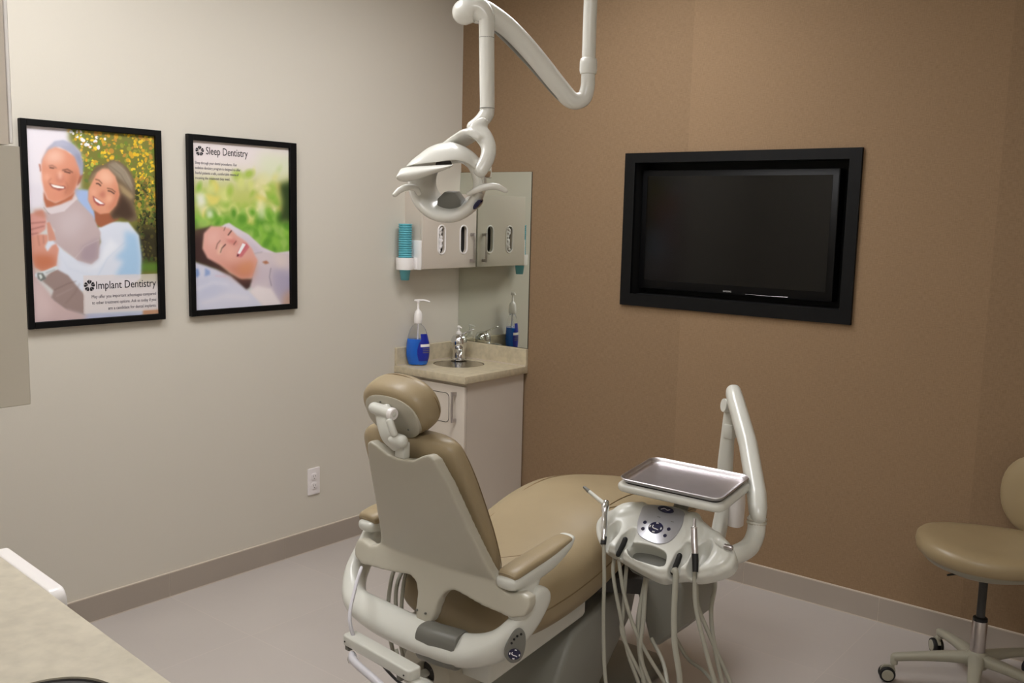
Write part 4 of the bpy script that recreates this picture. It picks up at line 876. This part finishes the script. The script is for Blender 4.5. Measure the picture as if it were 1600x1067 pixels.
t = thing('instrument_hose', 'empty instrument hose with black connector in the second slot from the left', 'instrument hose', d3(-.12, -.03, 0), 'empty instrument hoses on the control head')
b = nb(); sweep(b, [(*d3(-.117, -.016, .004), .0075), (*d3(-.120, -.030, -.004), .0078), (*d3(-.127, -.056, -.016), .0070)], n=14, round_ends=True); obj('connector', b, M['black'], t)
hose(t, [d3(-.127, -.055, -.016), (2.160, -1.684, .680), (2.180, -1.682, .582), (2.212, -1.674, .486), (2.251, -1.656, .404), (2.298, -1.632, .324)], [(2.34, -1.615, .25), (2.33, -1.60, .21), (2.275, -1.62, .25)], [(2.243, -1.662, .33), (2.188, -1.690, .45), (2.176, -1.672, .507), (2.172, -1.660, .60), (2.170, -1.652, .672)], .0058)
t = thing('instrument_hose', 'empty instrument hose with black connector in the second slot from the right', 'instrument hose', d3(.05, -.03, 0), 'empty instrument hoses on the control head')
b = nb(); sweep(b, [(*d3(.049, -.024, .004), .0078), (*d3(.047, -.038, -.004), .0080), (*d3(.042, -.066, -.016), .0072)], n=14, round_ends=True); obj('connector', b, M['black'], t)
hose(t, [d3(.042, -.064, -.016), (2.362, -1.708, .690), (2.371, -1.724, .577), (2.382, -1.730, .493), (2.402, -1.730, .397)], [(2.40, -1.72, .26), (2.34, -1.69, .20), (2.27, -1.66, .25)], [(2.240, -1.660, .36), (2.220, -1.655, .482), (2.224, -1.640, .580), (2.232, -1.628, .668)], .0085)
t = thing('dental_handpiece', 'slim steel dental handpiece standing in the right slot of the control head', 'dental handpiece', d3(.09, .0, .03))
b = nb(); sweep(b, [(*d3(.067, .068, .052), .0036), (*d3(.070, .056, .048), .0040), (*d3(.0725, .046, .045), .0042), (*d3(.073, .044, .0445), .0080), (*d3(.083, .012, .030), .0092), (*d3(.092, -.014, .016), .0088)], n=16); bd = obj('body', b, M['steel'], t, angle=.6)
b = nb(); lathe(b, [(.0084, 0), (.0092, .001), (.0092, .003), (.0084, .004)], axis_frame(d3(.0735, .043, .0442), Vector(d3(.067, .068, .052))-Vector(d3(.083, .012, .03))), 16); obj('ring', b, M['chrome'], bd)
b = nb(); sweep(b, [(*d3(.091, -.012, .016), .0094), (*d3(.096, -.028, .006), .0092), (*d3(.102, -.052, -.008), .0080)], n=14); obj('connector', b, M['black'], t)
hose(t, [d3(.101, -.048, -.005), (2.407, -1.682, .680), (2.418, -1.684, .591), (2.455, -1.676, .465), (2.477, -1.669, .399)], [(2.50, -1.64, .30), (2.53, -1.58, .24), (2.49, -1.52, .26)], [(2.444, -1.502, .323), (2.393, -1.524, .437), (2.352, -1.545, .539), (2.352, -1.560, .60), (2.348, -1.585, .690)])
hose(DU, [d3(.115, .0, -.072), (2.385, -1.510, .600), (2.381, -1.518, .526), (2.396, -1.521, .437), (2.426, -1.516, .323)], [(2.44, -1.48, .24), (2.36, -1.38, .21)], [(2.27, -1.31, .22), (2.19, -1.28, .23), (2.14, -1.28, .289)])
hose(DU, [d3(-.060, -.03, -.072), (2.235, -1.650, .600), (2.238, -1.660, .50), (2.237, -1.668, .404), (2.262, -1.655, .322)], [(2.27, -1.60, .24), (2.24, -1.50, .22)], [(2.19, -1.44, .27), (2.13, -1.42, .33)])

# ================================================================== CEILING-HUNG OPERATING LIGHT
LA, LT, LZ, LC = Vector((.777, .629, 0)).normalized(), Vector((.629, -.777, 0)).normalized(), Vector((0, 0, 1)), Vector((1.713, -1.957, 1.750))
LM = frame(LC, LA, LZ, LT)
def l3(a, c, t=0): return tuple(LM @ Vector((a, c, t)))
DL = thing('dental_light', 'white dental operating light on a jointed arm hung from the ceiling', 'dental light', (1.905, -1.552, CH))
b = nb(); lathe(b, [(.0205, 2.07), (.0205, CH)], Matrix.Translation((1.905, -1.552, 0)), 28); ps = obj('ceiling_post', b, M['lampw'], DL)
b = nb(); lathe(b, [(.021, 2.083), (.0245, 2.085), (.0265, 2.095), (.0265, 2.118), (.0245, 2.128), (.021, 2.131)], Matrix.Translation((1.905, -1.552, 0)), 28); obj('post_collar', b, M['lampw'], ps)
b = nb(); lathe(b, [(.075, CH-.03), (.08, CH-.02), (.08, CH)], Matrix.Translation((1.905, -1.552, 0)), 28); obj('ceiling_flange', b, M['lampw'], ps)
b = nb(); sweep(b, [tuple(v) for v in catmull([(1.905, -1.552, 2.085, .0205, .0205), (1.905, -1.553, 2.045, .021, .021), (1.896, -1.561, 2.012, .023, .024), (1.872, -1.583, 2.006, .026, .029), (1.845, -1.610, 2.040, .028, .034), (1.79, -1.672, 2.130, .030, .038), (1.745, -1.735, 2.200, .031, .039), (1.708, -1.788, 2.238, .033, .038), (1.690, -1.812, 2.245, .036, .036)], 6)], up=(0, 0, 1), n=24, e=2.3, round_ends=True); sa = obj('spring_arm', b, M['lampw'], DL)
b = nb(); sweep(b, [tuple(v) for v in catmull([(1.858, -1.597, 1.994, .010, .005), (1.835, -1.622, 2.022, .012, .006), (1.786, -1.676, 2.096, .013, .006), (1.742, -1.738, 2.164, .013, .006), (1.718, -1.772, 2.196, .012, .005)], 5)], up=(0, 0, 1), n=10, e=3); obj('arm_groove', b, M['shade'], sa)
b = nb(); sweep(b, [tuple(v) for v in catmull([(1.668, -1.846, 2.238, .036, .036), (1.684, -1.838, 2.246, .038, .038), (1.706, -1.826, 2.244, .034, .034), (1.726, -1.818, 2.222, .026, .026), (1.7285, -1.817, 2.19, .0225, .0225), (1.733, -1.816, 2.05, .022, .022), (1.735, -1.815, 1.965, .0215, .0215), (1.733, -1.820, 1.945, .022, .022), (1.722, -1.832, 1.925, .021, .021), (1.708, -1.846, 1.912, .018, .018)], 6)], n=24, round_ends=True); dt = obj('drop_tube', b, M['lampw'], DL)
b = nb()
for z in (2.165, 1.966): lathe(b, [(.0228, z-.0008), (.0228, z+.0008)], Matrix.Translation((1.729 if z > 2.1 else 1.735, -1.8165, 0)), 24)
obj('tube_seam', b, M['shade'], dt)
# C-shaped yoke round the lamp head
b = nb()
sweep(b, [tuple(v) for v in catmull([(*l3(.094, .028, .055), .020, .017), (*l3(.112, .062, .045), .021, .016), (*l3(.116, .095, .030), .022, .016), (*l3(.100, .128, .010), .026, .017), (*l3(.078, .150, -.005), .026, .018)], 6)], up=LT, n=18, e=2.3, round_ends=True)
sweep(b, [tuple(v) for v in catmull([(*l3(.100, .120, .012), .036, .012), (*l3(.072, .137, -.005), .040, .012), (*l3(.040, .122, -.035), .044, .010), (*l3(.0, .098, -.070), .042, .009), (*l3(-.045, .066, -.095), .036, .009), (*l3(-.085, .03, -.10), .026, .010)], 6)], up=LZ, n=18, e=2.6, round_ends=True)
sweep(b, [(*l3(.078, .150, -.005), .022, .018), (*l3(.096, .165, -.01), .018, .018)], up=LT, n=16, round_ends=True)
yk_ = obj('light_yoke', organic(b, .004, 8), M['lampw'], DL, angle=1.3)
b = nb(); lathe(b, [(.017, -.02), (.019, 0), (.017, .004)], axis_frame(l3(.122, .030, .035), LA), 20); obj('pivot_knob', b, M['clear'], yk_)
# open bowl with a wide rounded rim; one sees through it past the lamp housing
RX = axis_frame(l3(.002, -.004, -.008), Vector(l3(-.21, -.09, .9))-LC, LA)
b = nb(); lathe(b, [(.100, -.050), (.109, -.010), (.111, .022), (.108, .038), (.100, .045), (.090, .043), (.082, .034), (.074, .0), (.066, -.035), (.057, -.066), (.060, -.072), (.076, -.070), (.092, -.062)], RX, 56, cap=False)
b.verts.ensure_lookup_table()
n_ = 56; V = list(b.verts)
for i in range(n_): b.faces.new([V[(len(V)-n_)+i], V[(len(V)-n_)+(i+1) % n_], V[(i+1) % n_], V[i]])
bw = obj('lamp_bowl', b, M['lampw'], DL, angle=1.3)
b = nb(); prism(b, [(-.036, -.075), (.036, -.075), (.036, -.048), (.018, -.026), (-.014, -.026), (-.034, -.046)], -.058, -.006, RX, .003); obj('bulb_housing', b, M['shade'], bw, angle=.6)
b = nb(); prism(b, circle(.099, -.052, .0165, 20, .0065, .95), .020, .052, RX, .001); obj('brand_badge', b, M['navy'], bw, label='small dark badge')
# upper hood and the shield under it
def skin_strip(rows, th):
    """rows of points -> thin solid strip"""
    bb = nb(); g = [[bb.verts.new(p) for p in r] for r in rows]
    for a, c in zip(g, g[1:]):
        for i in range(len(a)-1): bb.faces.new([a[i], a[i+1], c[i+1], c[i]])
    bmesh.ops.recalc_face_normals(bb, faces=bb.faces)
    bmesh.ops.solidify(bb, geom=bb.faces[:], thickness=th); return bb
rows = []
for a, lo, hi, t0, t1 in ((-.108, .036, .040, .03, .085), (-.095, .040, .056, -.01, .095), (-.075, .043, .074, -.045, .100), (-.050, .046, .094, -.065, .100), (-.020, .050, .106, -.075, .098), (.010, .055, .110, -.075, .092), (.040, .056, .102, -.070, .085), (.070, .044, .086, -.060, .074), (.094, .020, .062, -.045, .058), (.108, -.012, .030, -.03, .045)):
    r = []
    for j in range(11):
        s = j/10; r.append(l3(a, lo+(hi-lo)*math.sin(PI*min(1, s*1.0))**.7*1.0 if s < .98 else lo, t0+(t1-t0)*(1-s)))
    rows.append([tuple(v) for v in catmull(r, 2)])
rows = list(map(list, zip(*[[tuple(v) for v in catmull([r[i] for r in rows], 3)] for i in range(len(rows[0]))])))
b = skin_strip(rows, .004); hood = obj('hood', b, M['lampw'], DL, sub=1)
rows = []
for a, lo, hi in ((-.131, .000, .012), (-.122, -.007, .030), (-.100, -.008, .036), (-.070, .000, .039), (-.035, .013, .041), (.0, .026, .043), (.022, .037, .044)):
    rows.append([l3(a, lo+(hi-lo)*s, .118-.022*s**2+.02*math.sin(PI*s)-.9*(a+.02)**2) for s in (0, .2, .4, .6, .8, 1)])
rows = list(map(list, zip(*[[tuple(v) for v in catmull([r[i] for r in rows], 4)] for i in range(6)])))
b = skin_strip(rows, .003); obj('shield', b, M['lampw'], hood, sub=1)
b = nb(); tube(b, [l3(-.02, .046, .04), l3(.0, .05, -.02)], .012, 10, smooth=2); obj('lamp_holder', b, M['charcoal'], hood)
for pts in ([(*l3(-.078, -.034, .04), .0085), (*l3(-.085, -.022, .06), .009), (*l3(-.105, -.020, .072), .009), (*l3(-.124, -.028, .080), .0085), (*l3(-.138, -.041, .085), .007)], [(*l3(.064, -.034, .055), .0065), (*l3(.085, -.024, .068), .0088), (*l3(.110, -.015, .070), .0095), (*l3(.140, -.0125, .066), .0092), (*l3(.166, -.0225, .060), .0065)]):
    b = nb(); tube(b, pts, .009, 14, round_ends=True)
    if pts[0][3] < .007: tube(b, [(*l3(.098, -.022, .03), .012), (*l3(.096, -.020, .066), .010)], .01, 12, smooth=2)
    obj('grab_handle', b, M['lampw'], DL)

# ================================================================== OPERATOR'S STOOL
SX, SY = 2.868, -.375
ST = thing('rolling_stool', 'tan upholstered rolling stool with grey five-star base by the brown wall', 'stool', (SX, SY, 0))
SR = Matrix.Translation((SX-.008, SY-.006, 0)) @ Matrix.Rotation(math.radians(20), 4, 'Z')
b = nb()
def srings(spec):
    r = []
    for z, k in spec:
        o = closed([(-.225, 0), (-.195, -.125), (-.10, -.205), (.04, -.225), (.165, -.185), (.215, -.07), (.215, .07), (.165, .185), (.04, .225), (-.10, .205), (-.195, .125)], 5)
        r.append([SR @ Vector((x*k, y*k, z+.010*(x/.2)**2*k)) for x, y in o])
    return r
rings(b, srings([(z+.080, k) for z, k in ((.410, .86), (.413, .93), (.424, .985), (.443, 1.0), (.462, .985), (.474, .93), (.482, .80), (.485, .55), (.484, .25))])); obj('seat', b, M['vinyl2'], ST, angle=1.4)
b = nb(); rings(b, srings([(.438, .30), (.452, .60), (.476, .86), (.494, .94), (.498, .92)])); sp = obj('seat_pan', b, M['stoolgrey'], ST, angle=1.0)
b = nb(); sweep(b, [(SX, SY, .438, .05, .012), (SX+.08, SY+.10, .430, .03, .010), (SX+.135, SY+.20, .435, .026, .009), (SX+.16, SY+.25, .49, .026, .009), (SX+.15, SY+.272, .60, .026, .009), (SX+.14, SY+.27, .70, .026, .008)], up=(0, 0, 1), n=14, e=3, round_ends=True); obj('back_bar', b, M['stoolgrey'], ST)
BC = Vector((SX+.135, SY+.228, .690)); BN = Vector((-.30, -.95, .02)).normalized(); BU = Vector((0, 0, 1)); BU = (BU-BN*BU.dot(BN)).normalized()
b = nb(); sweep(b, [tuple(v) for v in catmull([(*(BC-BN*.030), .05, .045), (*(BC-BN*.028), .115, .100), (*(BC-BN*.018), .158, .148), (*BC, .166, .156), (*(BC+BN*.018), .158, .148), (*(BC+BN*.030), .11, .10), (*(BC+BN*.033), .05, .045)], 4)], up=BU, n=36, e=2.2); obj('backrest', b, M['vinyl2'], ST, angle=1.4)
b = nb(); lathe(b, [(.0255, .120), (.0255, .262), (.0225, .266)], Matrix.Translation((SX, SY, 0)), 28); cl = obj('column', b, M['steel'], ST)
b = nb(); lathe(b, [(.0245, .262), (.0245, .274), (.018, .278)], Matrix.Translation((SX, SY, 0)), 24); obj('column_collar', b, M['black'], cl)
b = nb(); lathe(b, [(.0145, .27), (.0145, .442)], Matrix.Translation((SX, SY, 0)), 24); obj('gas_rod', b, M['charcoal'], cl)
b = nb(); tube(b, [(SX-.02, SY-.01, .440), (SX-.07, SY-.05, .434), (SX-.10, SY-.09, .432)], .004, 8); obj('height_lever', b, M['black'], sp)
hb = nb(); lathe(hb, [(.036, .090), (.040, .105), (.036, .140), (.028, .150)], Matrix.Translation((SX, SY, 0)), 28); obj('hub', hb, M['stoolgrey'], ST)
def leg_mesh():
    b = nb(); sweep(b, [tuple(v) for v in catmull([(.01, 0, .122, .030, .022), (.09, 0, .118, .024, .018), (.20, 0, .106, .019, .015), (.275, 0, .094, .016, .014)], 5)], n=16, e=3, round_ends=True)
    lathe(b, [(.013, .068), (.014, .095), (.010, .102)], Matrix.Translation((.278, 0, 0)), 16)
    bmesh.ops.recalc_face_normals(b, faces=b.faces); me = bpy.data.meshes.new('leg'); b.to_mesh(me); b.free(); return me
def caster_mesh(kind):
    b = nb()
    if kind == 'caster':
        for s in (-1, 1): lathe(b, [(.020, .004), (.028, .006), (.0285, .014), (.026, .019), (.010, .0195)], Matrix.Translation((.300, 0, .0285)) @ Matrix.Rotation(s*PI/2, 4, 'X'), 24)
    else:
        prism(b, [(-.030, .012), (-.026, .026), (-.01, .034), (.012, .033), (.022, .022), (.024, .006), (.015, .0), (-.005, .0)], -.0045, .0045, Matrix.Translation((.300, 0, .0285)) @ Matrix.Rotation(PI/2, 4, 'X'))
        for s in (-1, 1): lathe(b, [(.021, .0195), (.020, .021), (.004, .022)], Matrix.Translation((.300, 0, .0285)) @ Matrix.Rotation(s*PI/2, 4, 'X'), 20)
        lathe(b, [(.006, .05), (.006, .075)], Matrix.Translation((.281, 0, 0)), 12)
    bmesh.ops.recalc_face_normals(b, faces=b.faces); me = bpy.data.meshes.new(kind); b.to_mesh(me); b.free(); return me
lm, km, fm = leg_mesh(), caster_mesh('caster'), caster_mesh('caster_fork')
lg0 = link('leg', lm, M['stoolgrey'], ST, flat_angle=.8); cs0 = link('caster', km, M['black'], lg0, flat_angle=.8); fk0 = link('caster_fork', fm, M['stoolgrey'], lg0, flat_angle=.8)
for k, a in enumerate((208, 280, 352, 64, 130)):
    if k == 0: l, c, f = lg0, cs0, fk0
    else:
        l = lg0.copy(); COL.objects.link(l); l.parent = ST
        c = cs0.copy(); COL.objects.link(c); c.parent = l
        f = fk0.copy(); COL.objects.link(f); f.parent = l
    l.location = (0, 0, 0); l.rotation_euler = (0, 0, math.radians(a))

# ================================================================== CAMERA, LIGHT
cd = bpy.data.cameras.new('camera'); cam = bpy.data.objects.new('camera', cd); COL.objects.link(cam)
yaw, pit, rol = .6771, .1322, .0236
fw = Vector((-math.sin(yaw)*math.cos(pit), math.cos(yaw)*math.cos(pit), -math.sin(pit)))
r = Vector((math.cos(yaw), math.sin(yaw), 0)); u = r.cross(fw)
r2 = r*math.cos(rol)+u*math.sin(rol); u2 = u*math.cos(rol)-r*math.sin(rol)
cam.matrix_world = frame((3.5749, -3.9632, 1.66), r2, u2, -fw)
cd.sensor_width = 36; cd.lens = 1483.5/1600*36; cd.clip_start = .02
scene.camera = cam
w = bpy.data.worlds.new('world'); scene.world = w; w.use_nodes = True
w.node_tree.nodes['Background'].inputs[0].default_value = (.9, .92, 1, 1); w.node_tree.nodes['Background'].inputs[1].default_value = .02
scene.view_settings.view_transform = 'Standard'; scene.view_settings.look = 'None'
scene.view_settings.exposure = 0.43; scene.view_settings.gamma = 1
scene.view_settings.use_curve_mapping = False
scene.cycles.use_denoising = True
scene.cycles.max_bounces = 10; scene.cycles.diffuse_bounces = 5; scene.cycles.glossy_bounces = 5; scene.cycles.transmission_bounces = 8
